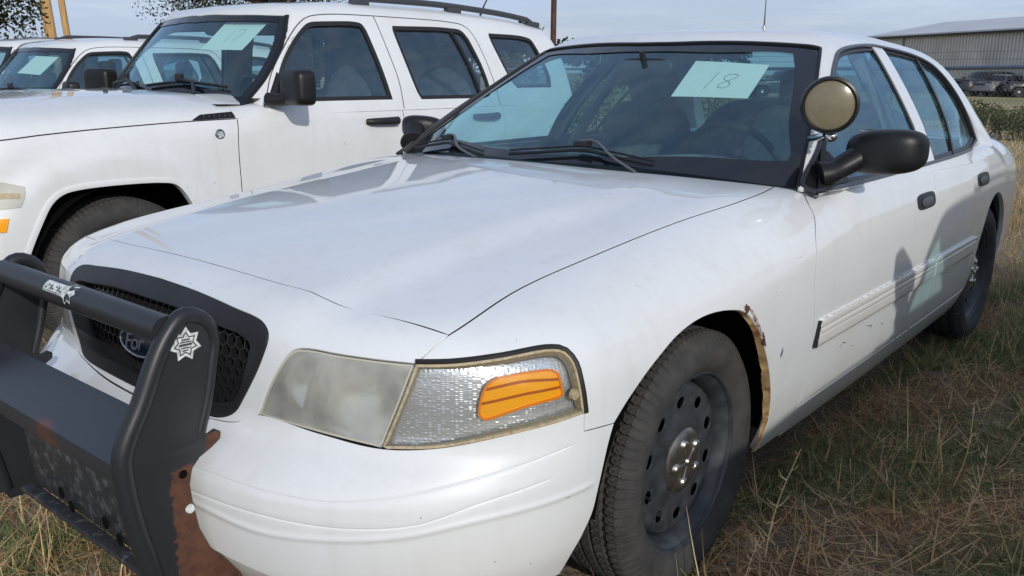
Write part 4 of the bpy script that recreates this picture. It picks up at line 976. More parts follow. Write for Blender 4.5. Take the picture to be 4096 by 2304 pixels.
# scratches through the paint
for (x, z, l, a) in ((-.83, .472, .03, .5), (-.80, .469, .014, -1.2), (-1.06, .478, .05, .35), (-1.08, .47, .02, -1.3), (-.92, .44, .012, .2), (-2.0, .50, .03, .4), (-1.2, .455, .02, .7)):
    P = np.array([[x - l / 2, .97, z - a * l / 4], [x + l / 2, .97, z + a * l / 4]])
    strip('paint_scratch', LX, sed_lower, P, [(-.0016, .0004), (0, .0009), (.0012, .0004)], MT['decal_dark'], fdoor if x > XB else rdoor, step=.004)
# ----------------------------------------------------------------- mirrors
def superell(c, a, n1=.75, n2=.75, R=np.eye(3), nu=40, nv=24, taper=None):
    V = []; sg = lambda t, p: np.sign(t) * np.abs(t) ** p
    for i in range(nv + 1):
        ph = -math.pi / 2 + math.pi * i / nv
        for j in range(nu):
            t = 2 * math.pi * j / nu
            p = np.array([a[0] * sg(math.cos(ph), n1) * sg(math.cos(t), n2), a[1] * sg(math.cos(ph), n1) * sg(math.sin(t), n2), a[2] * sg(math.sin(ph), n1)])
            if taper is not None: p = taper(p)
            V.append(R @ p + np.array(c))
    F = [(i * nu + j, i * nu + (j + 1) % nu, (i + 1) * nu + (j + 1) % nu, (i + 1) * nu + j) for i in range(nv) for j in range(nu)]
    return V, F
def rotz(a): return np.array([[math.cos(a), -math.sin(a), 0], [math.sin(a), math.cos(a), 0], [0, 0, 1]])
for side in (1, -1):
    mr = empty('door_mirror', (0, 0, 0), [c for c in sedan.children if c.name.startswith('front_door')][0 if side > 0 else 1])
    def tp(p):
        k = 1 - .16 * max(-p[1] / .118, 0) ** 1.5; q = p * [1, 1, k]
        q[2] += .008 * (p[1] / .118); q[0] *= (1.0 if p[0] > 0 else .55); q[0] += -.03 * (p[1] / .118) ** 2; return q
    V, F = superell((0, 0, 0), (.070, .118, .067), .62, .62, taper=tp, nu=48, nv=32)
    if side < 0: V = np.array(V) * .82
    V = np.array(V) @ rotz(rad(-8 if side > 0 else -48)).T + ([-.862, 1.022, 1.071] if side > 0 else [-.89, .955, 1.050]); V[:, 1] *= side
    mb = MB(); mb.add(V, F); mb.build('housing', MT['mirror_plastic'], mr)
    mbs = MB(); (mbs.prism if side > 0 else (lambda *a: None))([(-.098, -.052), (-.100, .055), (-.06, .062), (.07, .060), (.10, .04), (.105, -.02), (.08, -.052), (-.06, -.060)], rotz(rad(-8)) @ np.array([0, 1, 0]) * [1, side, 1], (0, 0, 1), (-.902, 1.022 * side, 1.072), (-.004, 0, 0)); side > 0 and mbs.build('mirror_glass', MT['chrome'], mr)
    ar_ = MB()   # foot: a broad tapering neck from the sail panel to the housing
    P0 = np.array([[-.745, .880, 1.000], [-.765, .905, 1.008], [-.80, .930, 1.028], [-.835, .955, 1.050]]) * [1, side, 1]
    ar_.tube(crom(P0, .012), np.interp(np.linspace(0, 1, len(crom(P0, .012))), [0, .4, 1], [.052, .040, .046]), 18, True, .8); ar_.build('neck', MT['mirror_plastic'], mr)
    sail = loop([[[-.69, .911, .968], [-.84, .85, 1.075]], [[-.84, .85, 1.075], [-.90, .905, .968]], [[-.90, .905, .968], [-.69, .911, .968]]], .01) * [1, side, 1]
    panel('sail_panel', GX, sed_green, sail, MT['mirror_plastic'], mr, step=.02, gap=0, flange=.01, off=.004)
# ----------------------------------------------------------------- spot lamp on the driver's pillar
sp = empty('spot_lamp', (0, 0, 0), sedan)
sc_ = np.array([-.745, .890, 1.208]); dirv = np.array([.90, .40, -.02]); dirv /= np.linalg.norm(dirv)
sx_ = np.cross([0, 0, 1], dirv); sx_ /= np.linalg.norm(sx_); sy_ = np.cross(dirv, sx_); RR = np.stack([dirv, sx_, sy_], 1)
def lat_x(prof, n=56): V = []; mb = MB(); mb.lathe(prof, n, 'x'); mb.v = [tuple(RR @ np.array(p) + sc_) for p in mb.v]; return mb
lat_x([(.070, .030), (.074, .036), (.080, .034), (.083, .024), (.083, .004), (.080, -.02), (.072, -.05), (.056, -.078), (.034, -.094), (.0001, -.099)]).build('housing', MT['trim_black'], sp)
lat_x([(.0001, .040), (.03, .038), (.055, .0335), (.071, .027)]).build('lens', MT['spot_lens'], sp)
lat_x([(.0001, -.02), (.03, -.012), (.055, .005), (.070, .024)]).build('reflector', MT['silver_reflector'], sp)
jb = sc_ + np.array([-.02, -.01, -.088])
MB().tube([sc_ - sy_ * .075 - dirv * .03, jb, jb + np.array([-.03, -.035, -.012]), jb + np.array([-.07, -.075, -.02])], [.010, .014, .012, .010], 12).build('bracket', MT['chrome'], sp)
V, F = superell(jb + np.array([.014, .022, -.004]), (.016, .018, .016), 1, 1, nu=20, nv=12); mb = MB(); mb.add(V, F); mb.build('bracket_knob', MT['chrome'], sp)
V, F = superell(jb + np.array([-.022, -.016, -.006]), (.020, .015, .015), .8, .8, nu=20, nv=12); mb = MB(); mb.add(V, F); mb.build('bracket_clamp', MT['chrome'], sp)
# ----------------------------------------------------------------- cowl, wipers, aerial
cw = MB(); ys = np.linspace(-.80, .80, 33); V = []
for y in ys:
    xh = np.interp(abs(y), [0, .287, .578, .783, .82], [-.447, -.461, -.555, -.638, -.66]); zt = 1.0 - .055 * y * y
    xw = -.425 - .36 * y * y - 1.75 * .025
    V += [(xh + .05, y, zt - .035), (xh - .005, y, zt - .028), (min(xw - .02, xh - .03), y, zt - .010 + .0), (min(xw - .10, xh - .11), y, zt + .028)]
F = [(i * 4 + k, i * 4 + k + 1, (i + 1) * 4 + k + 1, (i + 1) * 4 + k) for i in range(32) for k in range(3)]
cw.add(V, F); cw.build('cowl', MT['trim_black'], sedan)
def scr(y, z, off=0.0):
    y = np.atleast_1d(np.asarray(y, float)); z = np.atleast_1d(np.asarray(z, float)); t = z - .98
    P = np.stack([-.425 - 1.72 * t - .36 * t * t - .36 * y * y, y, z], 1)
    return P + grad(sed_screen, P) * off
for (ya, yb, yp, zs) in ((-.72, -.23, -.505, (.985, 1.020, .997)), (-.11, .43, .165, (1.008, 1.036, 1.004))):
    wp = empty('wiper', (0, 0, 0), sedan)
    yy = np.linspace(ya, yb, 14); zz = np.interp(yy, [ya, yp, yb], zs); P = scr(yy, zz, .012)
    bl = MB(); bl.tube(P, .006, 6); bl.tube(scr(yy, zz + .006, .020), .004, 6); bl.build('blade', MT['wiper_black'], wp)
    P2 = np.vstack([scr([yp - .02], [np.interp(yp, [ya, yp, yb], zs) + .012], .030), scr([yp + .03], [np.interp(yp, [ya, yp, yb], zs) + .012], .032), scr([yp + .14], [zs[2] + .002], .030), np.array([[-.475, yp + .235, .995]])])
    MB().tube(crom(P2, .02), .0058, 8, True, .7).build('arm', MT['wiper_arm'], wp)
    MB().box(scr([yp - .01], [np.interp(yp, [ya, yp, yb], zs) + .008], .024)[0], (.03, .055, .016)).build('arm_hinge', MT['wiper_black'], wp, bevel=.003)
an = empty('aerial', (-2.15, .03, 1.468), sedan)
MB().lathe([(.0001, .050), (.006, .048), (.011, .03), (.017, .0)], 20, 'z').build('aerial_base', MT['chrome'], an)
MB().tube([(0, 0, .045), (0, 0, .12), (.0, 0, .55)], [.0045, .0025, .0014], 8).build('aerial_whip', MT['wiper_arm'], an)
# ----------------------------------------------------------------- cabin
MB().box((-1.9, 0, .28), (2.7, 1.62, .06)).build('floor_pan', MT['cabin_dark'], sedan)
MB().box((-.42, 0, .62), (.03, 1.5, .62)).build('bulkhead', MT['liner_black'], sedan)
MB().box((-3.05, 0, .62), (.05, 1.5, .66)).build('rear_bulkhead', MT['liner_black'], sedan)
MB().box((-.9, 0, .22), (1.0, 1.15, .10)).box((.25, 0, .24), (1.1, .95, .12)).box((-1.9, 0, .21), (1.5, 1.6, .08)).box((-3.4, 0, .26), (1.3, 1.15, .12)).build('underbody', MT['liner_black'], sedan)
ds = MB(); n = 25; V = []
for y in np.linspace(-.78, .78, n):
    b = .030 * math.exp(-((y - .38) / .22) ** 2)
    V += [(-.55 - .25 * y * y, y, .955), (-.80 - .12 * y * y, y, .985 + b * .5), (-.98, y, .985 + b), (-1.06, y, .955 + b), (-1.08, y, .86), (-1.0, y, .62)]
ds.add(V, [(i * 6 + k, i * 6 + k + 1, (i + 1) * 6 + k + 1, (i + 1) * 6 + k) for i in range(n - 1) for k in range(5)]); ds.build('dashboard', MT['dash_grey'], sedan)
stw = empty('steering_wheel', (0, 0, 0), sedan); sC = np.array([-1.20, .38, .945]); sN = np.array([-.90, 0, .43]); sN /= np.linalg.norm(sN); s1 = np.array([0, 1., 0]); s2 = np.cross(sN, s1)
MB().tube([sC + .19 * (math.cos(t) * s1 + math.sin(t) * s2) for t in np.linspace(0, 2 * math.pi, 41)], .014, 10, False).build('rim', MT['black_plastic'], stw)
hbm = MB(); V, F = superell(sC - sN * .01, (.045, .085, .06), .8, .8, nu=24, nv=14); hbm.add(V, F)
for t in (.25, math.pi - .25, -math.pi / 2): hbm.tube([sC - sN * .01, sC + .185 * (math.cos(t) * s1 + math.sin(t) * s2)], [.022, .012], 8)
hbm.build('hub', MT['black_plastic'], stw)
def seat(name, y, w, x):
    s_ = empty(name, (0, 0, 0), sedan)
    V, F = superell((x + .02, y, .52), (.27, w, .12), .45, .45, nu=28, nv=14); mb = MB(); mb.add(V, F); mb.build('cushion', MT['seat_cloth'], s_)
    Rb = np.array([[math.cos(.30), 0, -math.sin(.30)], [0, 1, 0], [math.sin(.30), 0, math.cos(.30)]])
    V, F = superell((x - .30, y, .83), (.10, w, .34), .42, .5, R=Rb, nu=28, nv=18, taper=lambda p: p * [1, 1 - .16 * max(p[2] / .34, 0), 1]); mb = MB(); mb.add(V, F); mb.build('backrest', MT['seat_cloth'], s_)
    return s_
for y in (.38, -.38):
    s_ = seat('front_seat', y, .25, -1.45)
    V, F = superell((-1.87, y, 1.235), (.045, .125, .085), .5, .5, nu=24, nv=14); mb = MB(); mb.add(V, F); mb.build('head_rest', MT['seat_cloth'], s_)
    [MB().tube([(-1.85, y + d, 1.10), (-1.865, y + d, 1.2)], .007, 6).build('head_rest_post', MT['chrome'], s_) for d in (-.04, .04)]
rs = seat('rear_seat', 0, .64, -2.45)
MB().box((-3.05, 0, .945), (.55, 1.3, .03)).build('parcel_shelf', MT['cabin_dark'], sedan)
for y in (.42, -.42):
    V, F = superell((-2.87, y, .985), (.06, .15, .04), .6, .6, nu=20, nv=10); mb = MB(); mb.add(V, F); mb.build('rear_head_pad', MT['seat_cloth'], rs)
rm = MB(); V, F = superell((-1.13, .02, 1.315), (.022, .125, .036), .6, .5, nu=24, nv=12); rm.add(V, F); rm.tube([(-1.115, .02, 1.34), (-1.10, .02, 1.375)], .012, 8); rm.build('rear_view_mirror', MT['black_plastic'], sedan)
for side in (1, -1):
    for out_, nm in ((fdoor_out, 0), (rdoor_out, 1)):
        o = panel('door_trim', LX, sed_lower, loop(out_, .03) * [1, side, 1], MT['cabin_dark'], [c for c in sedan.children if c.name.startswith('front_door' if nm == 0 else 'rear_door')][0 if side > 0 else 1], step=.12, gap=.01, flange=0, off=-.06, edge=.03)
    MB().tube([(-1.90, .55 * side, 1.38), (-1.86, .70 * side, 1.15), (-1.81, .81 * side, .94), (-1.80, .82 * side, .40)], .045, 8, True, .6).build('pillar_trim', MT['headliner'], sedan)
    strip('seat_belt', GX, lambda x, y, z: sed_green(x, y * 1.09, z), crom(np.array([[-1.80, .70, 1.32], [-1.73, .78, 1.12], [-1.66, .84, .95]]) * [1, side, 1], .03), [(-.022, 0), (.022, 0)], MT['seat_cloth'], sedan)
# ----------------------------------------------------------------- push bar bolted to the front
pb = empty('push_bar', (0, 0, 0), sedan)
fr_e = [(1.039, .856), (1.059, .855), (1.089, .827), (1.112, .794), (1.154, .713), (1.191, .648), (1.206, .606), (1.203, .534), (1.188, .448), (1.166, .355), (1.15, .27)]
re_e = [(1.039, .856), (1.007, .837), (.991, .797), (.998, .75), (1.013, .672), (1.031, .606)]
hook = [(1.026, .600), (1.010, .606), (.998, .598), (1.000, .584), (1.020, .572), (1.048, .560), (1.066, .542), (1.074, .51), (1.072, .483), (1.061, .41), (1.040, .36), (1.010, .32), (.975, .27), (1.0, .25), (1.14, .25)]
for side in (1, -1):
    up = empty('upright', (0, 0, 0), pb)
    poly = [tuple(p) for p in crom(np.array(fr_e), .02)] + hook[::-1] + [tuple(p) for p in crom(np.array(re_e), .02)][::-1][:-1]
    MB().prism(poly, (1, 0, 0), (0, 0, 1), (0, .374 * side, 0), (0, .010 * side, 0)).build('plate', MT['bar_flaked'] if side > 0 else MT['bar'], up, bevel=.0025)
    tube = crom(np.array([(p[0], .378 * side, p[1]) for p in re_e[::-1] + fr_e[1:]]), .012)
    cen = np.array([1.09, .378 * side, .62]); inw = cen - tube; inw[:, 1] = 0; inw /= np.linalg.norm(inw, axis=1)[:, None]
    L = np.linspace(0, 1, len(tube)); rr = np.interp(L, [0, .2, .34, .45, 1], [.011, .012, .017, .019, .019])
    MB().tube(tube + inw * .010, rr, 16, True).build('edge_tube', MT['bar'], up)
    MB().box((.95, .36 * side, .44), (.14, .012, .06)).build('mount_arm', MT['rust_dark'], up)
    MB().lathe([(.0001, .004), (.008, .004), (.010, 0)], 14, 'y', (1.078, .385 * side, .462)).build('bolt', MT['decal_white'], up) if side > 0 else None
    MB().lathe([(.0001, .0006), (.009, .0006)], 16, 'y', (1.086, .385 * side, .538)).build('bolt_hole', MT['liner_black'], up)
    if side > 0:
        st = [((.034 if k % 2 == 0 else .0225) * math.sin(math.pi * k / 7), (.034 if k % 2 == 0 else .0225) * math.cos(math.pi * k / 7)) for k in range(14)]
        ex, ez = np.array([-.98, 0, -.1]), np.array([-.10, 0, .99])
        so = MB().prism(st, ex, ez, (1.058, .3842, .793), (0, .0006, 0)).build('star_sticker', MT['decal_white'], up, smooth=False)
        st2 = [(a * .74, b * .74) for a, b in st]; st3 = [(a * .62, b * .62) for a, b in st]
        rg = MB(); A = [np.array((1.058, .3851, .793)) + a * ex + b * ez for a, b in st2]; B = [np.array((1.058, .3851, .793)) + a * ex + b * ez for a, b in st3]
        rg.add(A + B, [(k, (k + 1) % 14, 14 + (k + 1) % 14, 14 + k) for k in range(14)])
        for (a, b, l, h) in ((0, .009, .010, .0022), (0, .0045, .013, .0018), (0, -.001, .015, .0032), (.001, -.007, .012, .0018), (0, -.012, .007, .002)):
            c = np.array((1.058, .3852, .793)) + a * ex + b * ez; rg.add([c - ex * l - ez * h, c + ex * l * .8 - ez * h * .4, c + ex * l + ez * h, c - ex * l * .8 + ez * h * .5], [(0, 1, 2, 3)])
        rg.build('sticker_print', MT['decal_dark'], so, smooth=False)
cb = MB().tube([(1.086, y, .823) for y in np.linspace(-.372, .372, 9)], .0285, 32).build('cross_bar', MT['bar'], pb)
# label on the cross bar: a curved plate that follows the tube, with a star at its end
def on_bar(y, a, r=.0293): return np.array([1.086 + r * math.cos(a), y, .823 + r * math.sin(a)])
lb = MB(); ys_ = np.linspace(-.090, .0, 10); as_ = np.linspace(.28, 1.18, 8)
V = [on_bar(y, a) for y in ys_ for a in as_]; lb.add(V, [(i * 8 + j, i * 8 + j + 1, (i + 1) * 8 + j + 1, (i + 1) * 8 + j) for i in range(9) for j in range(7)])
c_y, c_a = .020, .72; sv = [on_bar(c_y, c_a, .0295)] + [on_bar(c_y + (.032 if k % 2 == 0 else .021) * math.cos(math.pi * k / 7), c_a + (.032 if k % 2 == 0 else .021) * math.sin(math.pi * k / 7) / .0325, .0296) for k in range(14)]
lb.add(sv, [(0, k + 1, (k + 1) % 14 + 1) for k in range(14)])
lbo = lb.build('label', MT['decal_white'], cb)
lp = MB()
for k in range(7):
    y = -.083 + k * .0115
    for (a0, a1) in ((.50, .62), (.74, .86), (.50, .86))[k % 3:k % 3 + 1]:
        lp.add([on_bar(y, a0, .0298), on_bar(y + .0075, a0, .0298), on_bar(y + .0075, a1, .0298), on_bar(y, a1, .0298)], [(0, 1, 2, 3)])
lp.add([on_bar(-.085, .34, .0298), on_bar(-.01, .34, .0298), on_bar(-.01, .39, .0298), on_bar(-.085, .39, .0298)], [(0, 1, 2, 3)])
lp.build('label_print', MT['decal_dark'], lbo, smooth=False)
# folded steel shelf between the uprights and the scraped plate below it
prof = [(1.108, .650), (1.114, .655), (1.200, .598), (1.208, .592), (1.210, .584), (1.204, .552)]
yr = np.linspace(-.372, .372, 30); sv = []
for y in yr:
    for (a, b) in prof: sv.append((a, y, b))
    for (a, b) in prof[::-1]: sv.append((a - .004, y, b - .005))
m = len(prof) * 2; sf = MB(); sf.add(sv, [(i * m + k, i * m + (k + 1) % m, (i + 1) * m + (k + 1) % m, (i + 1) * m + k) for i in range(29) for k in range(m)] + [tuple(range(m)), tuple(range(29 * m, 30 * m))])
sf.build('shelf', MT['shelf_worn'], pb, sharp=25)
MB().box((1.150, .10, .445), (.010, .54, .17), np.array([[1, 0, .10], [0, 1, 0], [-.10, 0, 1]])).build('lower_plate', MT['scraped'], pb, bevel=.003)
MB().box((1.168, .10, .362), (.03, .54, .012)).build('lower_lip', MT['scraped'], pb, bevel=.003)
for (y, z) in ((.0, .40), (.05, .385), (.20, .40), (.26, .385)):
    MB().lathe([(.0001, .002), (.008, .002), (.014, 0)], 14, 'x', (1.158 + (.445 - z) * .1, y, z)).build('bolt_hole', MT['liner_black'], pb)
# ================================================================= boxy white off-road wagons
def suv_width(x, z):
    w = ip(z, [.2, .35, .5, .7, .9, 1.03, 1.15, 1.3], [.84, .875, .893, .905, .905, .893, .862, .80])
    d = np.hypot((x - .05) * .95, (z - .40) * 1.0)
    d2 = np.hypot((x + 2.694) * .95, (z - .40))
    return w + .024 * (1 - sstep(d, .50, .62)) + .024 * (1 - sstep(d2, .50, .62)) + ip(x, [-3.7, -3, -1, 0, .6], [-.05, -.01, 0, -.006, -.03])
def suv_wall(x, y, z):
    W = suv_width(x, z); D = ip(z, [.3, .6, .9, 1.1, 1.3], [.50, .50, .47, .42, .3]); p = 3.4
    f = np.maximum(x - .33, 0) / D; b = np.maximum(-3.15 - x, 0) / .40
    return ((f ** p + b ** p + (np.abs(y) / W) ** p) ** (1 / p) - 1) * .85
def suv_top(x, y, z):
    c = ip(x, [-3.6, -.9, -.5, -.1, .3, .6, .85], [1.18, 1.19, 1.192, 1.190, 1.172, 1.145, 1.10])
    return z - (c - .05 * y * y + .006 * sstep(np.abs(y), .42, .50) * 0 - .03 * sstep(np.abs(y), .55, .80))
def suv_lower(x, y, z):
    return smax(suv_wall(x, y, z), suv_top(x, y, z), ip(x, [-3, -.9, -.6, .6], [.05, .05, .15, .15]))
def suv_side(x, y, z):
    t = z - 1.13
    return (np.abs(y) - (.872 - .30 * t - .22 * t * t + ip(x, [-3.6, -2.9, -1.5, -.8], [-.06, -.015, 0, -.01]))) * .92
def suv_screen(x, y, z):
    t = z - 1.17
    return (x - (-.60 - .78 * t - .25 * t * t - .33 * y * y)) * .72
def suv_roof(x, y, z):
    return z - (ip(x, [-3.6, -3.3, -2.8, -2.2, -1.6, -1.2, -.9], [1.585, 1.64, 1.682, 1.70, 1.695, 1.668, 1.60]) - .055 * y * y)
def suv_rear(x, y, z):
    return (-x - (3.60 - .10 * (z - 1.1) - .35 * np.maximum(z - 1.35, 0) - .12 * y * y)) * .9
def suv_green(x, y, z):
    s = smax(suv_side(x, y, z), suv_roof(x, y, z), .10)
    return smax(smax(s, suv_screen(x, y, z), .02), suv_rear(x, y, z), .09)
SY = -2.84
def make_suv():
    root = empty('off_road_wagon')
    LXs = ChartX(.6); GXs = ChartX(.85); pm = MT['paint_jeep']
    suv_any = lambda x, y, z: np.where(z > 1.10, suv_green(x, y, z), suv_lower(x, y, z))
    def pl_(pts, y=.9):      # side-view points (x, z) set on the body side
        P = np.array(pts, float); O = np.stack([P[:, 0], np.zeros(len(P)), P[:, 1]], 1); return shoot(suv_any, O, np.tile([0, 1., 0], (len(P), 1)), 1.2).tolist()
    def both_(fn):
        for s in (1, -1): fn(s, np.array([1, s, 1]))
    seam = [[.60, .80, .995], [.464, .85, 1.010], [.31, .855, 1.022], [.145, .86, 1.033], [-.03, .862, 1.042], [-.357, .865, 1.057], [-.61, .865, 1.062]]
    rear_e = [[-.61, .865, 1.062], [-.60, .80, 1.13], [-.58, .70, 1.17], [-.50, .35, 1.19], [-.48, 0, 1.19]]
    front_e = [[.70, 0, 1.12], [.68, .4, 1.11], [.60, .80, .995]]
    panel('bonnet', LXs, suv_lower, [seam, rear_e, mir(rev(rear_e)), mir(rev(seam)), mir(rev(front_e)), front_e], pm, root, step=.035, gap=.003, edge_mat=MT['rubber_seal'])  # bonnet gap shade is put in as black edge faces
    archf = pl_([(.45, .42), (.443, .50), (.368, .674), (.318, .752), (.270, .784), (.208, .796), (.035, .802), (-.17, .794), (-.226, .782), (-.262, .75), (-.305, .68), (-.36, .56), (-.40, .40), (-.41, .33)])
    gapf = pl_([(-.61, 1.062), (-.588, .95), (-.588, .72), (-.59, .33)])
    fend_out = [rev(seam), [[.60, .80, .995], [.62, .84, .80], [.60, .86, .42]], [[.60, .86, .42], [.45, .90, .42]], archf, [archf[-1], gapf[-1]], rev(gapf)]; fend_out[-1][-1] = seam[-1]
    fP_ = loop(fend_out, .014)
    gapm_x = -1.70
    belt = 1.118
    fdo = [gapf, [gapf[-1], [gapm_x, .88, .33]], pl_([(gapm_x, .33), (gapm_x - .012, .85), (gapm_x, belt - .02)]), pl_([(gapm_x, belt - .02), (-.70, belt - .02), (-.61, 1.062)])]
    rar = pl_([(-2.30, .40), (-2.33, .56), (-2.40, .72), (-2.47, .79), (-2.54, .80), (-2.84, .80), (-2.93, .78), (-3.02, .66), (-3.10, .50), (-3.12, .40)])
    rdo = [pl_([(gapm_x, belt - .02), (gapm_x - .012, .85), (gapm_x, .33)]), pl_([(gapm_x, .33), (-2.26, .33), (-2.30, .40)]), rar[:5], pl_([(-2.54, .80), (-2.60, .95), (-2.60, belt - .02)]), pl_([(-2.60, belt - .02), (gapm_x, belt - .02)])]
    rqo = [pl_([(-2.60, belt - .02), (-2.60, .95), (-2.54, .80)]), rar[4:], pl_([(-3.12, .40), (-3.45, .40)]), pl_([(-3.45, .40), (-3.5, .8), (-3.46, belt - .02)], .80), pl_([(-3.46, belt - .02), (-2.60, belt - .02)], .86)]
    for nm, o_ in (('fender', fP_), ('front_door', loop(fdo, .014)), ('rear_door', loop(rdo, .014)), ('rear_quarter_panel', loop(rqo, .014))):
        for s in (1, -1): panel(nm, LXs, suv_lower, o_ * [1, s, 1], pm, root, step=.04, gap=.003, flange=.03, edge_mat=MT['rubber_seal'] if 'door' in nm else None)  # the doors' black edges are painted gap shade
    sct = [[[-.61, .865, 1.064], [-.602, .80, 1.13], [-.585, .72, 1.165], [-.56, .58, 1.18]], [[-.56, .58, 1.18], [-.70, .58, 1.19]], [[-.70, .58, 1.19], [-.95, .80, 1.13]], [[-.95, .80, 1.13], [-.95, .875, 1.085]], [[-.95, .875, 1.085], [-.61, .865, 1.064]]]
    for s in (1, -1): panel('scuttle_panel', LXs, suv_lower, loop(sct, .014) * [1, s, 1], pm, root, step=.03, gap=.002, flange=.02)
    kids = lambda n: [c for c in root.children if c.name.split('.')[0] == n]
    # cabin shell with window openings
    wst = [[-1.10, .655, 1.585], [-1.06, .55, 1.605], [-1.0, .3, 1.625], [-.975, 0, 1.63]]
    wss = [[-1.10, .655, 1.585], [-1.01, .69, 1.42], [-.87, .735, 1.25], [-.775, .765, 1.165], [-.73, .80, 1.11]]
    fw = [pl_([(-.845, 1.135), (-.915, 1.29), (-1.01, 1.41), (-1.15, 1.525), (-1.20, 1.548), (-1.28, 1.557)], .8), pl_([(-1.28, 1.557), (-1.52, 1.565), (-1.565, 1.555), (-1.585, 1.52)], .7), pl_([(-1.585, 1.52), (-1.62, 1.30), (-1.64, 1.135)], .8), pl_([(-1.64, 1.135), (-.845, 1.135)], .86)]
    rw = [pl_([(-1.80, 1.555), (-2.28, 1.563), (-2.40, 1.55), (-2.445, 1.50)], .7), pl_([(-2.445, 1.50), (-2.50, 1.32), (-2.515, 1.17), (-2.49, 1.14), (-2.42, 1.130)], .8), pl_([(-2.42, 1.13), (-1.87, 1.132)], .86), pl_([(-1.87, 1.132), (-1.845, 1.18), (-1.79, 1.53), (-1.80, 1.555)], .8)]
    qw = [pl_([(-2.665, 1.545), (-3.05, 1.535), (-3.12, 1.515), (-3.16, 1.45)], .7), pl_([(-3.16, 1.45), (-3.22, 1.27), (-3.20, 1.19)], .78), pl_([(-3.20, 1.19), (-2.80, 1.19)], .8), pl_([(-2.80, 1.19), (-2.745, 1.25), (-2.655, 1.52), (-2.665, 1.545)], .78)]
    WN = [loop(c, .012) for c in (fw, rw, qw)]
    sh_half = [wst[::-1], wss, [[-.73, .80, 1.11], [-.72, .88, 1.075]], [[-.72, .88, 1.075], [-2, .88, 1.075], [-3.45, .83, 1.075]], [[-3.45, .83, 1.075], [-3.50, .55, 1.10], [-3.52, 0, 1.10]]]
    sh = sh_half + [mir(rev(c)) for c in sh_half[::-1]]
    holes = [w * [1, s, 1] for w in WN for s in (1, -1)]
    back_gl = loop([[[-3.5, .60, 1.17], [-3.42, .55, 1.5]], [[-3.42, .55, 1.5], [-3.42, -.55, 1.5]], [[-3.42, -.55, 1.5], [-3.5, -.60, 1.17]], [[-3.5, -.60, 1.17], [-3.5, .60, 1.17]]], .03)
    panel('roof_shell', GXs, suv_green, sh, pm, root, step=.04, holes=holes, gap=0, flange=.02)
    panel('headliner', GXs, suv_green, sh, MT['headliner'], root, step=.08, holes=holes, gap=-.004, flange=0, off=-.03, edge=.02)
    wsl = [wst, wss, [[-.73, .80, 1.11], [-.66, .4, 1.15], [-.60, 0, 1.16], [-.66, -.4, 1.15], [-.73, -.80, 1.11]], mir(rev(wss)), mir(rev(wst))][1:]
    wsl = loop([rev(wst)] + [wss, [[-.73, .80, 1.11], [-.66, .4, 1.15], [-.60, 0, 1.16], [-.66, -.4, 1.15], [-.73, -.80, 1.11]], mir(rev(wss)), mir(wst)], .014)
    panel('windscreen', GXs, suv_green, wsl, MT['glass_screen'], root, step=.06, gap=-.002, flange=0, off=-.008)
    U = inset(GXs.inv(wsl), .035); O, D = GXs.ray(U); wsi = shoot(suv_green, O, D)
    panel('windscreen_border', GXs, suv_green, wsl, MT['frit_black'], root, step=.04, holes=[wsi], gap=-.002, flange=0, off=-.0045)
    for s in (1, -1): strip('windscreen_moulding', GXs, suv_green, np.array(wss[:-1]) * [1, s, 1], [(-.018, -.006), (-.016, .005), (.006, .006), (.010, -.006)], MT['trim_black'], root)
    names = ('front_window', 'rear_window', 'quarter_window')
    for w, nm in zip(WN, names):
        for s in (1, -1):
            o = panel(nm, GXs, suv_green, w * [1, s, 1], MT['glass_jeep'], root, step=.08, gap=.002, flange=0, off=-.014)
            U = inset(GXs.inv(w * [1, s, 1]), .016); O, D = GXs.ray(U); wi = shoot(suv_green, O, D)
            panel('window_seal', GXs, suv_green, w * [1, s, 1], MT['rubber_seal'], o, step=.04, holes=[wi], gap=-.004, flange=.008, off=-.001)
            if nm == 'rear_window': strip('window_bar', GXs, suv_green, np.array([[-2.30, .72, 1.562], [-2.37, .79, 1.35], [-2.42, .86, 1.132]]) * [1, s, 1], [(-.013, -.012), (-.012, -.002), (.012, -.002), (.013, -.012)], MT['trim_black'], o)
    # door cut lines on the window frames: thin dark grooves
    for s in (1, -1):
        for c in ([(-.62, 1.065), (-.735, 1.067), (-.785, 1.109), (-.893, 1.287), (-1.10, 1.52), (-1.20, 1.575), (-1.32, 1.595), (-1.70, 1.605)], [(-1.675, 1.60), (-1.70, 1.40), (-1.72, 1.24), (-1.712, 1.08)], [(-1.70, 1.605), (-2.30, 1.60), (-2.43, 1.585), (-2.49, 1.54), (-2.56, 1.30), (-2.585, 1.08)]):
            P = np.array(pl_(c, .8)) * [1, s, 1]
            strip('door_seam', GXs, suv_green, P, [(-.003, -.006), (-.0028, .0006), (.0028, .0006), (.003, -.006)], MT['seam_grey'], root, step=.02)
    # roof rails
    for s in (1, -1):
        xs_ = np.linspace(-1.62, -3.33, 30); zt = ip(xs_[::-1], [-3.6, -3.3, -2.8, -2.2, -1.6, -1.2], [1.585, 1.64, 1.682, 1.70, 1.695, 1.668])[::-1] - .055 * .33
        hh = np.interp(np.linspace(0, 1, 30), [0, .06, .94, 1], [-.01, .028, .028, -.012])
        rl = empty('roof_rail', (0, 0, 0), root)
        MB().tube(np.stack([xs_, np.full(30, .575 * s), zt + hh], 1), .016, 12, True, 1.2).build('rail', MT['rail_grey'], rl)
        for fx in (-1.66, -2.45, -3.28):
            k = np.argmin(abs(xs_ - fx)); MB().box((fx, .575 * s, zt[k] - .004), (.13, .04, .05)).build('rail_foot', MT['rail_grey'], rl, bevel=.008)
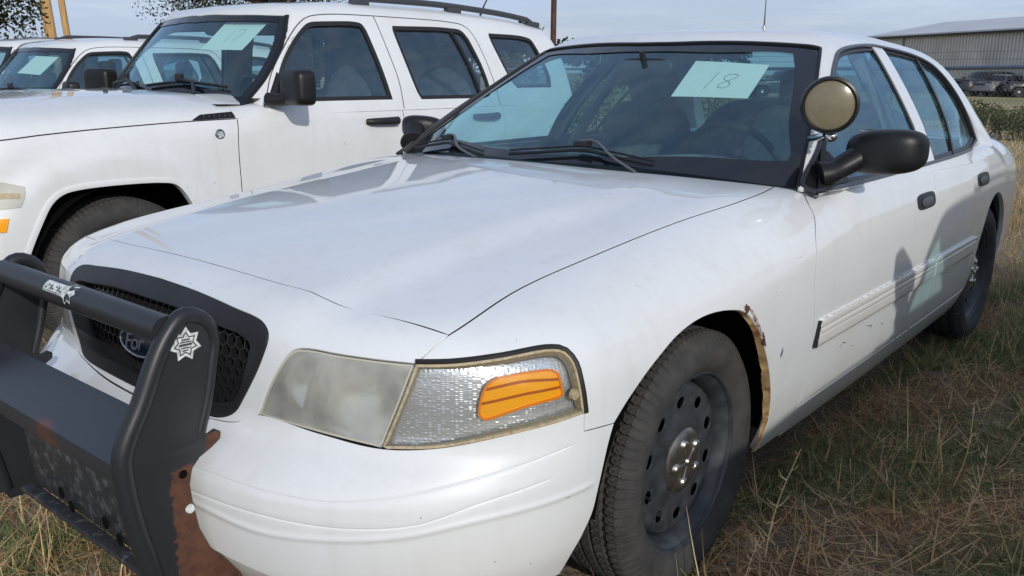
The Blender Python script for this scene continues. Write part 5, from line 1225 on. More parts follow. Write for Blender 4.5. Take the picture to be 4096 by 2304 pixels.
    # mirrors
    for s in (1, -1):
        mr = empty('door_mirror', (0, 0, 0), kids('front_door')[0 if s > 0 else 1])
        def tpm(p): q = p.copy(); q[0] *= (1.0 if p[0] > 0 else .5); return q
        V, F = superell((0, 0, 0), (.075, .115, .088), .38, .42, taper=tpm, nu=48, nv=28); V = (np.array(V) @ rotz(rad(-12)).T + [-.875, 1.035, 1.212]) * [1, s, 1]
        mb = MB(); mb.add(V, F); mb.build('housing', MT['mirror_plastic'], mr)
        mb = MB(); mb.tube(np.array([[-.80, .86, 1.15], [-.83, .92, 1.15], [-.86, .97, 1.16]]) * [1, s, 1], [.045, .04, .045], 14, True, .8); mb.build('arm', MT['mirror_plastic'], mr)
        sail = loop([pl_([(-.80, 1.125), (-.905, 1.285)], .82), pl_([(-.905, 1.285), (-.93, 1.125)], .84), pl_([(-.93, 1.125), (-.80, 1.125)], .86)], .014) * [1, s, 1]
        panel('sail_panel', GXs, suv_green, sail, MT['mirror_plastic'], mr, step=.03, gap=0, flange=.01, off=.004)
    # handles and locks
    for s in (1, -1):
        for (nm, x0) in (('front_door', -1.53), ('rear_door', -2.42)):
            d_ = kids(nm)[0 if s > 0 else 1]
            c = onto([[x0, .9 * s, 1.022]], suv_lower, LXs)[0]
            hd_ = MB(); hd_.tube([c + np.array([a, s * h, 0]) for a, h in ((-.11, .006), (-.095, .028), (-.06, .032), (.06, .030), (.10, .022), (.118, .004))], [.017, .019, .018, .016, .015, .012], 14, True, 1.25); hd_.build('door_handle', MT['black_plastic'], d_)
            MB().lathe([(.0001, .006 * s), (.009, .006 * s), (.010, 0)], 16, 'y', c + np.array([-.075, 0, -.105])).build('door_lock', MT['seam_grey'], d_)
    # bonnet side vents: dark frame with slats
    for s in (1, -1):
        vn = panel('side_vent', LXs, suv_lower, loop([pl_([(-.37, 1.062), (-.425, 1.085)], .86), pl_([(-.425, 1.085), (-.603, 1.094)], .86), pl_([(-.603, 1.094), (-.603, 1.066)], .87), pl_([(-.603, 1.066), (-.37, 1.062)], .87)], .01) * [1, s, 1], MT['trim_black'], root, step=.02, gap=0, flange=.01, off=.002)
        for k in range(6):
            P = np.array([[-.432 - k * .028, .86, 1.068], [-.440 - k * .028, .86, 1.086]]) * [1, s, 1]
            strip('slat', LXs, suv_lower, P, [(-.003, .001), (-.002, .006), (.002, .006), (.003, .001)], MT['handle_grey'], vn, step=.01)
        e = onto([[-.493, .9 * s, .993]], suv_lower, LXs)[0]
        bd = MB().lathe([(.0001, .003 * s), (.022, .003 * s), (.026, .001 * s), (.027, 0)], 28, 'y', e).build('round_badge', MT['badge_steel'], kids('fender')[0 if s > 0 else 1])
        bp = MB()
        for (a, b, w_, h_) in ((0, .012, .013, .003), (0, .003, .019, .003), (-.004, -.006, .014, .0035), (.003, -.014, .009, .0025)):
            bp.box(e + np.array([a, .0032 * s, b]), (w_ * 2, .001, h_ * 2))
        bp.build('badge_print', MT['decal_white'], bd, smooth=False)
    # front lamps and amber markers
    for s in (1, -1):
        lm = empty('headlamp', (0, 0, 0), root)
        lo = loop([pl_([(.415, .825), (.50, .850), (.60, .856)], .85), pl_([(.60, .856), (.60, .735)], .8), pl_([(.60, .735), (.47, .742), (.44, .745)], .85), pl_([(.44, .745), (.42, .79), (.415, .825)], .86)], .014) * [1, s, 1]
        panel('lens', LXs, suv_lower, lo, MT['haze_lens'], lm, step=.03, gap=.001, flange=.01, off=.003)
        panel('amber_strip', LXs, suv_lower, loop([pl_([(.44, .80), (.58, .81)], .85), pl_([(.58, .81), (.58, .785)], .84), pl_([(.58, .785), (.44, .78)], .85), pl_([(.44, .78), (.44, .80)], .85)], .012) * [1, s, 1], MT['gasket_tan'], lm, step=.03, gap=0, flange=.004, off=.004)
        mk_ = loop([pl_([(.490, .702), (.56, .702)], .85), pl_([(.56, .702), (.57, .65)], .85), pl_([(.57, .65), (.506, .65)], .85), pl_([(.506, .65), (.490, .702)], .85)], .012) * [1, s, 1]
        panel('amber_marker', LXs, suv_lower, mk_, MT['amber'], root, step=.03, gap=0, flange=.006, off=.006)
    # black lining of the arches, nose, underside
    for xc, zc in ((.0, .36), (-2.694, .36)):
        for s in (1, -1):
            wv = MB(); n = 22; rows = []
            for yy in (.90, .50): rows.append([(xc + .44 * math.cos(t), yy * s, zc + .445 * math.sin(t)) for t in np.linspace(-.1, math.pi + .1, n)])
            wv.add(sum(rows, []), [(i, i + 1, n + i + 1, n + i) for i in range(n - 1)] + [tuple(range(n, 2 * n))]); wv.build('wheel_well', MT['liner_black'], root)
    for s in (1, -1):
        a_c = np.array(archf) * [1, s, 1]; strip('arch_lip', LXs, suv_lower, a_c, [(-.004, -.03), (-.002, .004), (.010, .006), (.022, .002), (.024, -.01)] if s > 0 else [(.004, -.03), (.002, .004), (-.010, .006), (-.022, .002), (-.024, -.01)], pm, root, step=.02)
    for x0 in (0, -2.694):
        for s in (1, -1):
            w = build_wheel(root, (x0, .745 * s, .362), s, .2); w.scale = (1.07, 1.0, 1.07)
    panel('nose_panel', ChartZ(-.2), suv_lower, [[[.60, .84, .99], [.80, 0, 1.1], [.60, -.84, .99]], [[.60, -.84, .99], [.60, -.86, .42]], [[.60, -.86, .42], [.82, 0, .42], [.60, .86, .42]], [[.60, .86, .42], [.60, .84, .99]]], pm, root, step=.08)
    gl_ = empty('grille', (0, 0, 0), root)
    for k in range(7):
        y = (k - 3) * .115; c = shoot(suv_lower, np.array([[.2, y, .88]]), np.array([[1., 0, 0]]), 1.2)[0]
        MB().box((c[0], y, .88), (.02, .07, .26)).build('grille_slot', MT['liner_black'], gl_, bevel=.006)
    MB().box((.84, 0, .52), (.10, 1.70, .22)).build('front_bumper', pm, root, bevel=.03)
    panel('tailgate', ChartB(-3.0), lambda x, y, z: np.minimum(suv_lower(x, y, z), np.where(z > 1.0, suv_green(x, y, z), 1.)), [[[-3.45, .80, .45], [-3.5, 0, .45], [-3.45, -.80, .45]], [[-3.45, -.80, .45], [-3.45, -.80, 1.08]], [[-3.45, -.80, 1.08], [-3.5, 0, 1.08], [-3.45, .80, 1.08]], [[-3.45, .80, 1.08], [-3.45, .80, .45]]], pm, root, step=.1)
    MB().box((-1.6, 0, .38), (3.6, 1.1, .14)).box((-1.3, 0, .36), (1.5, 1.66, .08)).build('underbody', MT['liner_black'], root)
    MB().box((-.55, 0, .75), (.04, 1.5, .6)).build('bulkhead', MT['liner_black'], root)
    # cowl, wipers
    cw = MB(); V = []
    for y in np.linspace(-.80, .80, 25): V += [(-.47 - .12 * y * y, y, 1.165 - .06 * y * y), (-.60 - .14 * y * y, y, 1.160 - .055 * y * y), (-.72 - .2 * y * y, y, 1.20 - .05 * y * y)]
    cw.add(V, [(i * 3 + k, i * 3 + k + 1, (i + 1) * 3 + k + 1, (i + 1) * 3 + k) for i in range(24) for k in range(2)]); cw.build('cowl', MT['trim_black'], root)
    def ss(y, z, off): P = np.stack([-.60 - .78 * (z - 1.17) - .25 * (z - 1.17) ** 2 - .33 * y * y, y, z], 1); return P + grad(suv_screen, P) * off
    for (ya, yb, ym) in ((-.62, -.08, -.30), (.02, .60, .28)):
        wp = empty('wiper', (0, 0, 0), root); yy = np.linspace(ya, yb, 12); zz = 1.20 + .02 * np.sin((yy - ya) / (yb - ya) * math.pi)
        MB().tube(ss(yy, zz, .014), .008, 6).build('blade', MT['wiper_black'], wp)
        MB().tube(np.vstack([ss(np.array([ym]), np.array([1.226]), .03), ss(np.array([ym + .12]), np.array([1.21]), .035), np.array([[-.56, ym + .30, 1.175]])]), .010, 8).build('arm', MT['wiper_black'], wp)
        MB().box(ss(np.array([ym]), np.array([1.235]), .03)[0], (.03, .05, .04)).build('arm_hinge', MT['wiper_black'], wp, bevel=.006)
    MB().lathe([(.0001, .018), (.009, .016), (.014, 0)], 14, 'z', (-.22, .35, 1.178)).build('washer_nozzle', MT['black_plastic'], root)
    # cabin
    ds = MB(); V = []
    for y in np.linspace(-.74, .74, 15): V += [(-.62 - .2 * y * y, y, 1.10), (-.85, y, 1.13), (-1.0, y, 1.12), (-1.03, y, .95), (-1.0, y, .7)]
    ds.add(V, [(i * 5 + k, i * 5 + k + 1, (i + 1) * 5 + k + 1, (i + 1) * 5 + k) for i in range(14) for k in range(4)]); ds.build('dashboard', MT['cabin_dark'], root)
    stw = empty('steering_wheel', (0, 0, 0), root); c = np.array([-1.12, .36, 1.10]); nv = np.array([-.9, 0, .43]); e1 = np.array([0, 1., 0]); e2 = np.cross(nv, e1)
    MB().tube([c + .18 * (math.cos(t) * e1 + math.sin(t) * e2) for t in np.linspace(0, 2 * math.pi, 33)], .014, 8, False).build('rim', MT['black_plastic'], stw)
    MB().tube([c - e1 * .18, c + e1 * .18], .02, 8).build('spoke', MT['black_plastic'], stw)
    for (x, ys_, w_) in ((-1.5, (.36, -.36), .24), (-2.35, (.33, -.33), .28)):
        for y in ys_:
            s_ = empty('seat', (0, 0, 0), root)
            V, F = superell((x + .05, y, .72), (.26, w_, .10), .45, .45, nu=24, nv=12); mb = MB(); mb.add(V, F); mb.build('cushion', MT['seat_cloth'], s_)
            V, F = superell((x - .26, y, 1.02), (.09, w_ * .95, .32), .42, .5, R=np.array([[.96, 0, -.28], [0, 1, 0], [.28, 0, .96]]), nu=24, nv=16); mb = MB(); mb.add(V, F); mb.build('backrest', MT['seat_cloth'], s_)
            V, F = superell((x - .36, y, 1.40), (.05, .13, .085), .5, .5, nu=20, nv=12); mb = MB(); mb.add(V, F); mb.build('head_rest', MT['seat_cloth'], s_)
    V, F = superell((-1.08, .0, 1.52), (.02, .12, .035), .6, .5, nu=20, nv=10); mb = MB(); mb.add(V, F); mb.tube([(-1.05, 0, 1.54), (-1.02, 0, 1.58)], .01, 6); mb.build('rear_view_mirror', MT['black_plastic'], root)
    for s in (1, -1): MB().box((-1.75, .80 * s, .75), (2.0, .03, .68)).build('door_trim', MT['cabin_dark'], root)
    MB().box((-3.3, 0, .8), (.04, 1.5, .7)).build('load_panel', MT['cabin_dark'], root)
    MB().box((-1.9, 0, .60), (2.8, 1.55, .05)).build('floor_pan', MT['cabin_dark'], root)
    an = empty('aerial', (-2.9, .40, 1.655), root)
    MB().tube([(0, 0, 0), (-.06, .0, .10), (-.30, 0, .42)], [.010, .005, .0018], 8).build('whip', MT['wiper_black'], an)
    return root
suv = make_suv(); suv.location = (0, SY, 0)
tag(suv, 'white boxy off-road wagon parked beside the sedan, paper marked 17 in its windscreen', 'car', 'white wagons parked in the row')
def copy_tree(o, parent=None):
    c = o.copy(); COL.objects.link(c); c.parent = parent
    for ch in list(o.children): copy_tree(ch, c)
    return c
suv2 = copy_tree(suv); suv2.location = (-.74, -7.0, -.11); tag(suv2, 'white wagon at the left picture edge, blank-looking paper sheet in its windscreen')
suv3 = copy_tree(suv); suv3.location = (-1.1, -9.3, -.06); tag(suv3, 'farthest white wagon, only its roof with dark rails showing over the second wagon')
# ================================================================= the row's next wagon (beyond the right picture edge) and the papers
suv4 = copy_tree(suv); suv4.location = (.20, 3.26, 0); tag(suv4, 'white wagon on the sedan driver side, beyond the right picture edge')
def paper(corners, digits, label, ncols=8, curl=.004):
    c = np.array(corners, float); a, b, d, e = c     # top-left, top-right, bottom-right, bottom-left
    nrm = np.cross(b - a, e - a); nrm /= np.linalg.norm(nrm)
    if nrm @ (CAM - a) < 0: nrm = -nrm
    mb = MB(); V = []; n = ncols
    def at(u, v, off=0.0): return (1 - v) * ((1 - u) * a + u * b) + v * ((1 - u) * e + u * d) + nrm * (off + curl * (math.sin(3 * u + 1) * .5 + v * v * u))
    for i in range(n + 1):
        for j in range(n + 1): V.append(at(i / n, j / n))
    V2 = [np.array(p) - nrm * .0006 for p in V]
    N_ = (n + 1) ** 2; q = [(i * (n + 1) + j, i * (n + 1) + j + 1, (i + 1) * (n + 1) + j + 1, (i + 1) * (n + 1) + j) for i in range(n) for j in range(n)]
    mb.add(V + V2, q + [tuple(N_ + k for k in f[::-1]) for f in q]); o = mb.build('paper_sheet', MT['paper'], None)
    tag(o, label, 'paper', 'numbered papers in the windscreens')
    for st in digits:
        P = crom(np.array(st), .02); k = MB(); w = .0066; V = []
        t = np.gradient(P, axis=0); t /= np.linalg.norm(t, axis=1)[:, None] + 1e-9
        for p, s in zip(P, t): V += [at(p[0] - s[1] * w * .7, p[1] + s[0] * w, .0012), at(p[0] + s[1] * w * .7, p[1] - s[0] * w, .0012)]
        k.add(V, [(2 * i, 2 * i + 1, 2 * i + 3, 2 * i + 2) for i in range(len(P) - 1)]); k.build('pen_stroke', MT['ink'], o, smooth=False)
    return o
eight = [(.70, .36), (.62, .33), (.54, .40), (.55, .50), (.63, .56), (.66, .66), (.60, .74), (.53, .72), (.53, .64), (.62, .52), (.69, .42), (.70, .36)]
pr_c = scr([.225, .495, .522, .262], [1.358, 1.347, 1.230, 1.233], -.022)
paper(pr_c, [[(.42, .30), (.36, .78)], eight], 'paper sheet marked 18 taped inside the sedan windscreen')
def suv_pt(y, z, org, off=-.03):
    P = np.array([[-.60 - .78 * (z - 1.17) - .25 * (z - 1.17) ** 2 - .33 * y * y, y, z]]); return (P + grad(suv_screen, P) * off)[0] + np.array(org)
j1 = (0, SY, 0); seven = [[(.42, .30), (.40, .72)], [(.50, .30), (.66, .28), (.58, .74)]]
paper([suv_pt(.24, 1.575, j1), suv_pt(.53, 1.565, j1), suv_pt(.50, 1.415, j1), suv_pt(.20, 1.42, j1)], seven, 'paper sheet marked 17 in the windscreen of the wagon beside the sedan')
j2 = (-.74, -7.0, -.11)
paper([suv_pt(.18, 1.535, j2), suv_pt(.50, 1.525, j2), suv_pt(.46, 1.365, j2), suv_pt(.10, 1.38, j2)], [], 'pale blank paper sheet in the windscreen of the wagon at the left edge')
# ================================================================= ground
def axis(lo, hi, step, far):
    c = np.arange(lo, hi + step, step); g = [1.0]
    out = []; d = step
    p = hi
    while p < far: d *= 1.35; p += d; out.append(p)
    neg = []; d = step; p = lo
    while p > -far: d *= 1.35; p -= d; neg.append(p)
    return np.array(neg[::-1] + list(c) + out)
gxs = axis(-5, 2.6, .07, 1800); gys = axis(-3.4, 3.0, .07, 1800)
GXm, GYm = np.meshgrid(gxs, gys, indexing='ij')
def ground_z(x, y):
    n = .012 * np.sin(3.1 * x + 1.7 * y) + .010 * np.sin(5.3 * y - 2.2 * x + 1) + .007 * np.sin(11 * x + 7 * y) + .006 * np.sin(13.7 * y - 9 * x)
    f = np.exp(-((x + 1) ** 2 + y ** 2) / 60.); return n * f - .012
gz = ground_z(GXm, GYm); ni, nj = GXm.shape; gi = np.arange(ni * nj).reshape(ni, nj)
gf = np.stack([gi[:-1, :-1], gi[1:, :-1], gi[1:, 1:], gi[:-1, 1:]], -1).reshape(-1, 4)
def fast_mesh(name, V, F, mat, col=None, parent=None, smooth=True):
    me = bpy.data.meshes.new(name); V = np.ascontiguousarray(V, dtype=np.float32); F = np.ascontiguousarray(F, dtype=np.int32); k = F.shape[1]
    me.vertices.add(len(V)); me.vertices.foreach_set('co', V.ravel()); me.loops.add(F.size); me.loops.foreach_set('vertex_index', F.ravel())
    me.polygons.add(len(F)); me.polygons.foreach_set('loop_start', np.arange(0, F.size, k, dtype=np.int32))
    me.update(calc_edges=True); me.validate()
    if col is not None:
        a = me.color_attributes.new('col', 'FLOAT_COLOR', 'POINT'); a.data.foreach_set('color', np.c_[col, np.ones(len(col))].astype(np.float32).ravel())
    if smooth: me.shade_smooth()
    me.materials.append(mat); o = bpy.data.objects.new(name, me); COL.objects.link(o)
    if parent is not None: o.parent = parent
    return o
g = fast_mesh('ground', np.stack([GXm, GYm, gz], -1).reshape(-1, 3), gf, MT['soil']); tag(g, 'dark soil and dry grass field the cars stand on', 'ground', kind='structure')
# ================================================================= grass
def blades(P, L, W, lean, az, curl, col, seg=3, twist=None):
    """strips: base points, lengths, widths, lean from vertical, heading, curl; returns verts, quads, colours"""
    n = len(P); s = np.linspace(0, 1, seg + 1)[None, :]
    ang = lean[:, None] + curl[:, None] * s
    ds = L[:, None] / seg; hx = np.cumsum(np.c_[np.zeros(n), np.sin(ang[:, 1:]) * ds], 1); hz = np.cumsum(np.c_[np.zeros(n), np.cos(ang[:, 1:]) * ds], 1)
    dx, dy = np.cos(az)[:, None], np.sin(az)[:, None]
    C_ = np.stack([P[:, 0:1] + hx * dx, P[:, 1:2] + hx * dy, P[:, 2:3] + hz], -1)
    t2 = (az if twist is None else twist) + math.pi / 2
    side = np.stack([np.cos(t2), np.sin(t2), np.zeros(n)], -1)[:, None, :]
    w = (W[:, None] * (1 - .85 * s ** 1.5))[..., None] / 2
    V = np.stack([C_ - side * w, C_ + side * w], 2).reshape(-1, 3)
    b = (np.arange(n) * 2 * (seg + 1))[:, None] + (2 * np.arange(seg))[None, :]
    F = np.stack([b, b + 1, b + 3, b + 2], -1).reshape(-1, 4)
    return V, F, np.repeat(col, 2 * (seg + 1), 0)
def joinm(parts):
    V, F, C_ = [], [], []; b = 0
    for v, f, c in parts: V.append(v); F.append(f + b); C_.append(c); b += len(v)
    return np.vstack(V), np.vstack(F), np.vstack(C_)
def region(n, x0, x1, y0, y1, power=1.0):
    x = rng.uniform(x0, x1, n); y = rng.uniform(y0, y1, n); return np.stack([x, y, ground_z(x, y)], 1)
straw = np.array([[.78, .55, .29], [.66, .45, .22], [.50, .33, .16], [.84, .64, .37], [.38, .24, .13], [.46, .22, .13]])
green = np.array([[.20, .28, .11], [.16, .23, .09], [.25, .30, .13], [.30, .31, .15]])
def pick(pal, n, jit=.18): return pal[rng.integers(0, len(pal), n)] * rng.uniform(1 - jit, 1 + jit, (n, 1))
def clump(P, sc=1.7, ph=0):   # where growth is thick: 0..1
    return .5 + .25 * (np.sin(sc * 2.1 * P[:, 0] + ph) * np.cos(sc * 2.7 * P[:, 1] + 1.3 * ph) + np.sin(sc * 4.3 * P[:, 1] + 2 * P[:, 0] * sc + ph) * .9)
parts = []
def under_car(P): return (np.abs(P[:, 1]) < .78) & (P[:, 0] < .7) & (P[:, 0] > -4.2)
mix_ = np.vstack([straw, straw, green])
for (n, bx, ly, pal, leanr, wd, ph, th) in (
        (42000, (-4.5, 1.3, .70, 2.0), (.02, .075), straw, (1.0, 1.7), (.0024, .0046), 0, .34), (22000, (.35, 1.7, -1.7, .85), (.02, .07), straw, (1.15, 1.75), (.0018, .0036), 0, .30),
        (9000, (-4.5, 1.3, .75, 2.0), (.03, .10), straw, (.3, 1.3), (.0016, .0028), 1, .45), (62000, (-4.6, 1.2, .78, 2.1), (.025, .085), green, (.3, 1.5), (.0026, .0058), 3, .34), (26000, (.3, 1.6, -1.7, .8), (.025, .09), green, (.3, 1.4), (.0024, .0054), 2, .34),
        (60000, (-3.2, 1.0, .80, 1.9), (.008, .032), straw[[1, 2, 4, 4, 5]], (1.2, 1.75), (.0018, .0040), 5, .20), (20000, (.5, 1.6, -1.5, .7), (.008, .032), straw[[1, 2, 4, 4, 5]], (1.2, 1.75), (.0018, .0040), 5, .20),
        (9000, (-6, -2.4, .98, 2.0), (.05, .16), green, (.1, 1.0), (.003, .007), 1, .36),
        (14000, (-9, -4, -1.2, 2.2), (.06, .20), mix_, (.1, 1.2), (.003, .006), 0, .1), (5000, (-4.5, 1.0, -3.2, -.9), (.04, .14), mix_, (.3, 1.3), (.003, .005), 0, .1)):
    P = region(n, bx[0], bx[1], bx[2], bx[3]); k = clump(P, 1.9, ph) + .25 * (clump(P, 6.1, ph + 2) - .5) * 2; keep = rng.uniform(0, 1, n) < np.clip((k - th) * 3.2, .02, 1); keep &= ~under_car(P) | (rng.uniform(0, 1, n) < .15)
    P = P[keep]; n = len(P); P[:, 2] += rng.uniform(0, .012, n)
    parts.append(blades(P, rng.uniform(*ly, n) * rng.uniform(.7, 1.3, n), rng.uniform(*wd, n), rng.uniform(*leanr, n), rng.uniform(0, 2 * math.pi, n), rng.normal(.1, .9, n), pick(pal, n, .3), 3, rng.uniform(0, 2 * math.pi, n)))
V, F, C_ = joinm(parts); g = fast_mesh('dry_grass', V, F, MT['blades'], C_); tag(g, 'matted short dry grass and green blades covering the soil', 'grass', kind='stuff')
# long straw stalks lying about, and upright ones
def stalks(n, bx, L, lean, r, seed):
    g_ = np.random.default_rng(seed); x = g_.uniform(bx[0], bx[1], n); y = g_.uniform(bx[2], bx[3], n); P = np.stack([x, y, ground_z(x, y) + g_.uniform(0, .03, n)], 1); P = P[~under_car(P)]; n = len(P)
    az = g_.uniform(0, 2 * math.pi, n)
    a = blades(P, g_.uniform(*L, n), g_.uniform(*r, n), g_.uniform(*lean, n), az, g_.normal(.0, .55, n), pick(straw[[0, 1, 3, 3, 5]], n), 4, az)
    b = blades(P, np.linalg.norm(a[0][8::10] - P, axis=1) if False else g_.uniform(*L, n), g_.uniform(*r, n), g_.uniform(*lean, n), az + g_.normal(0, .5, n), g_.normal(.0, .25, n), pick(straw[[0, 1, 3]], n), 4, None)
    return [a, b]
pp = stalks(2600, (-4.2, 1.2, .80, 1.95), (.05, .20), (1.15, 1.6), (.0028, .0056), 5) + stalks(900, (.35, 1.6, -1.6, .8), (.06, .22), (1.15, 1.6), (.003, .006), 6) + stalks(150, (-4.2, .9, .92, 1.9), (.10, .28), (.2, 1.1), (.002, .004), 7) + stalks(60, (.9, 1.3, -.9, .3), (.1, .25), (.3, 1.2), (.002, .004), 8)
V, F, C_ = joinm(pp); g = fast_mesh('straw_stalks', V, F, MT['blades'], C_); tag(g, 'loose dry straw stalks lying and standing in the grass', 'straw', kind='stuff')
# dry branched weeds that stand by the wheels and the sill
def weed(x, y, h, seed, lean=0.1, heading=0.0, label='', pal=0, flowers=False):
    g_ = np.random.default_rng(seed); root = empty('dry_weed' if not flowers else 'flowering_weed', (x, y, float(ground_z(np.array(x), np.array(y))) - .005))
    c0 = straw[pal]; mb = MB(); hd = np.array([math.cos(heading) * lean, math.sin(heading) * lean, 1.]); hd /= np.linalg.norm(hd)
    stem = np.array([hd * h * t + np.array([math.sin(5 * t + seed) * .012 * h / .3, math.cos(4 * t + seed) * .012 * h / .3, 0]) for t in np.linspace(0, 1, 9)])
    mb.tube(stem, np.linspace(.0024, .0010, 9) * (h / .4) ** .5, 6)
    mb.build('stem', MT['stalk_%d' % pal], root)
    tb = MB(); tips = []
    for k in range(int(8 + h * 12)):
        t = g_.uniform(.25, .98); i = t * 8; p = stem[int(i)] + (stem[min(int(i) + 1, 8)] - stem[int(i)]) * (i % 1); a = g_.uniform(0, 2 * math.pi); l = g_.uniform(.10, .28) * h * (1.15 - t)
        d = np.array([math.cos(a) * .8, math.sin(a) * .8, g_.uniform(.25, .9)]); q = p + d * l; tb.tube([p, p + d * l * .5 + np.array([0, 0, -.004]), q], [.0013, .0010, .0007], 5); tips.append(q)
    tag(tb.build('twigs', MT['stalk_%d' % pal], root), kind='stuff')
    if flowers:
        fm = MB()
        for q in tips: V_, F_ = superell(q, (.010, .010, .008), 1, 1, nu=8, nv=5); fm.add(V_, F_)
        tag(fm.build('flower_heads', MT['flower_yellow'], root), kind='stuff')
    tag(root, label, 'weed', 'weeds standing in the grass'); return root
for k, c in enumerate(straw): mat_simple('stalk_%d' % k, tuple(c), .8)
weed(-.22, 1.02, .34, 1, .25, 2.6, 'tall dry weed standing in front of the sedan front wheel', 3)
weed(-.62, 1.17, .30, 2, .12, 1.2, 'reddish dry weed beside the sedan sill behind the front wheel', 5)
weed(-.80, 1.40, .30, 3, .15, .4, 'straw-coloured weed in the middle of the grass at lower right', 3)
weed(-1.02, 1.30, .33, 4, .1, 2.0, 'upright yellowish weed below the front door', 0)
weed(.10, 1.06, .22, 5, .6, 2.8, 'short dry weed bent against the front tyre', 0)
weed(-2.25, 1.12, .34, 6, .7, .4, 'pale branched weed leaning before the rear wheel', 3)
weed(-2.45, 1.22, .30, 7, .5, -.4, 'thin dry weed near the rear tyre', 1)
weed(-1.75, 1.35, .26, 8, .2, 1.0, 'small brown weed in the grass below the rear door', 2)
weed(-4.6, 1.32, .55, 9, .15, 2.0, 'weed with yellow flower heads behind the sedan tail', 0, True)
weed(-3.6, 1.18, .30, 10, .2, 2.0, 'small weed with yellow flower heads behind the rear wheel', 0, True)
weed(1.02, -.15, .20, 11, .6, 3.6, 'dry weed in the grass below the push bar', 3)
# ================================================================= leafy growth
def leaf_cloud(centres, radii, n, size, pal, seed, flat=.8):
    g_ = np.random.default_rng(seed); ci = g_.integers(0, len(centres), n); c = np.array(centres)[ci]; r = np.array(radii)[ci]
    d = g_.normal(size=(n, 3)); d /= np.linalg.norm(d, axis=1)[:, None]; P = c + d * (r * g_.uniform(.35, 1.0, n) ** .6)[:, None] * [1, 1, flat]
    a = g_.normal(size=(n, 3)); a /= np.linalg.norm(a, axis=1)[:, None]; b = np.cross(a, g_.normal(size=(n, 3))); b /= np.linalg.norm(b, axis=1)[:, None]
    s = size * g_.uniform(.6, 1.3, n)[:, None]
    V = np.stack([P - a * s, P - b * s * .45, P + a * s, P + b * s * .45], 1).reshape(-1, 3); F = np.arange(4 * n).reshape(n, 4)
    col = np.repeat(np.array(pal)[g_.integers(0, len(pal), n)] * g_.uniform(.7, 1.3, (n, 1)), 4, 0); return V, F, col
leafpal = [(.030, .050, .018), (.045, .065, .022), (.022, .036, .014), (.070, .075, .030), (.085, .06, .03)]
def tree(x, y, h, cr, label, seed, low=.35, n=9000, leaf=.11, nb=26, pal=leafpal):
    g_ = np.random.default_rng(seed); root = empty('tree', (x, y, 0)); mb = MB(); top = np.array([g_.normal(0, .15), g_.normal(0, .15), h * .62])
    mb.tube([np.zeros(3), top * .35 + [.08, 0, 0], top * .7, top], [.030 * h, .024 * h, .016 * h, .008 * h], 10); cs = []; rs = []
    for k in range(nb):
        t = g_.uniform(low, .98); a = g_.uniform(0, 2 * math.pi); p = top * t; l = cr * g_.uniform(.55, 1.05) * (1.15 - .5 * abs(t - .6)); q = p + np.array([math.cos(a) * l, math.sin(a) * l, g_.uniform(-.02, .40) * h * .5])
        m_ = (p + q) / 2 + [0, 0, .06 * h]; mb.tube([p, m_, q], [.010 * h, .006 * h, .002 * h], 6); cs += [q, (m_ + q) / 2 + g_.normal(0, .1, 3)]; rs += [cr * g_.uniform(.20, .36), cr * g_.uniform(.16, .28)]
    mb.build('trunk', MT['bark'], root); V, F, C_ = leaf_cloud(cs, rs, n, leaf, pal, seed + 1); fast_mesh('crown', V, F, MT['leaves'], C_, root, False); tag(root, label, 'tree', 'trees behind the cars'); return root
def cam_xy(px, depth, py=0):
    """ground point along a bearing from where the photographer stood (px in a 2576-wide frame)"""
    fh = np.array([_f.x, _f.y]); fh = fh / np.linalg.norm(fh); rh = np.array([_r.x, _r.y]); rh = rh / np.linalg.norm(rh)
    return CAM[:2] + (fh + rh * (px - 1288) / 2196. * math.cos(rad(c_pitch))) * depth
p = cam_xy(-265, 20); tree(p[0], p[1], 6.0, 2.6, 'dark green tree behind the wagons at the upper left corner', 31, .22, 24000, .06)
p = cam_xy(705, 40); tree(p[0], p[1], 11.5, 4.4, 'broad dark tree whose lower crown shows above the nearest wagon roof', 41, .47, 42000, .075, 44)
p = cam_xy(1500, 60); tree(p[0], p[1], 4.6, 3.2, 'low round tree seen through the sedan windscreen', 51, .25, 5000, .2, 18)
p = cam_xy(1180, 48); tree(p[0], p[1], 4.4, 3.0, 'small tree seen through the rear side windows of the nearest wagon', 52, .25, 5000, .18, 18)
p = cam_xy(830, 60); tree(p[0], p[1], 4.8, 3.2, 'distant tree seen through the front side window of the nearest wagon', 53, .25, 5000, .2, 18)
p = cam_xy(1760, 66); tree(p[0], p[1], 4.2, 2.8, 'distant tree behind the fence seen beside the sedan head rest', 54, .25, 5000, .2, 18)
# utility poles
def pole(px, depth, r, h, mat, label, name, lean=(0, 0)):
    p = cam_xy(px, depth); o = MB().tube([(0, 0, -.3), (lean[0] * .5 * h, lean[1] * .5 * h, h * .5), (lean[0] * h, lean[1] * h, h)], [r, r * .9, r * .72], 16).build(name, MT[mat], None); o.location = (p[0], p[1], 0); tag(o, label, 'pole', 'poles behind the parked cars'); return o
rr_ = np.array([_r.x, _r.y]); 
pole(146, 27, .165, 11, 'pole_wood', 'thicker of the two leaning timber poles at upper left', 'timber_pole', tuple(-rr_ * .058))
pole(186, 36, .135, 11, 'pole_wood', 'thinner timber pole just right of the thick one at upper left', 'timber_pole', tuple(-rr_ * .065))
pole(1386, 22, .075, 7, 'pipe_rust', 'rusty brown steel post rising behind the nearest wagon tail', 'steel_post')
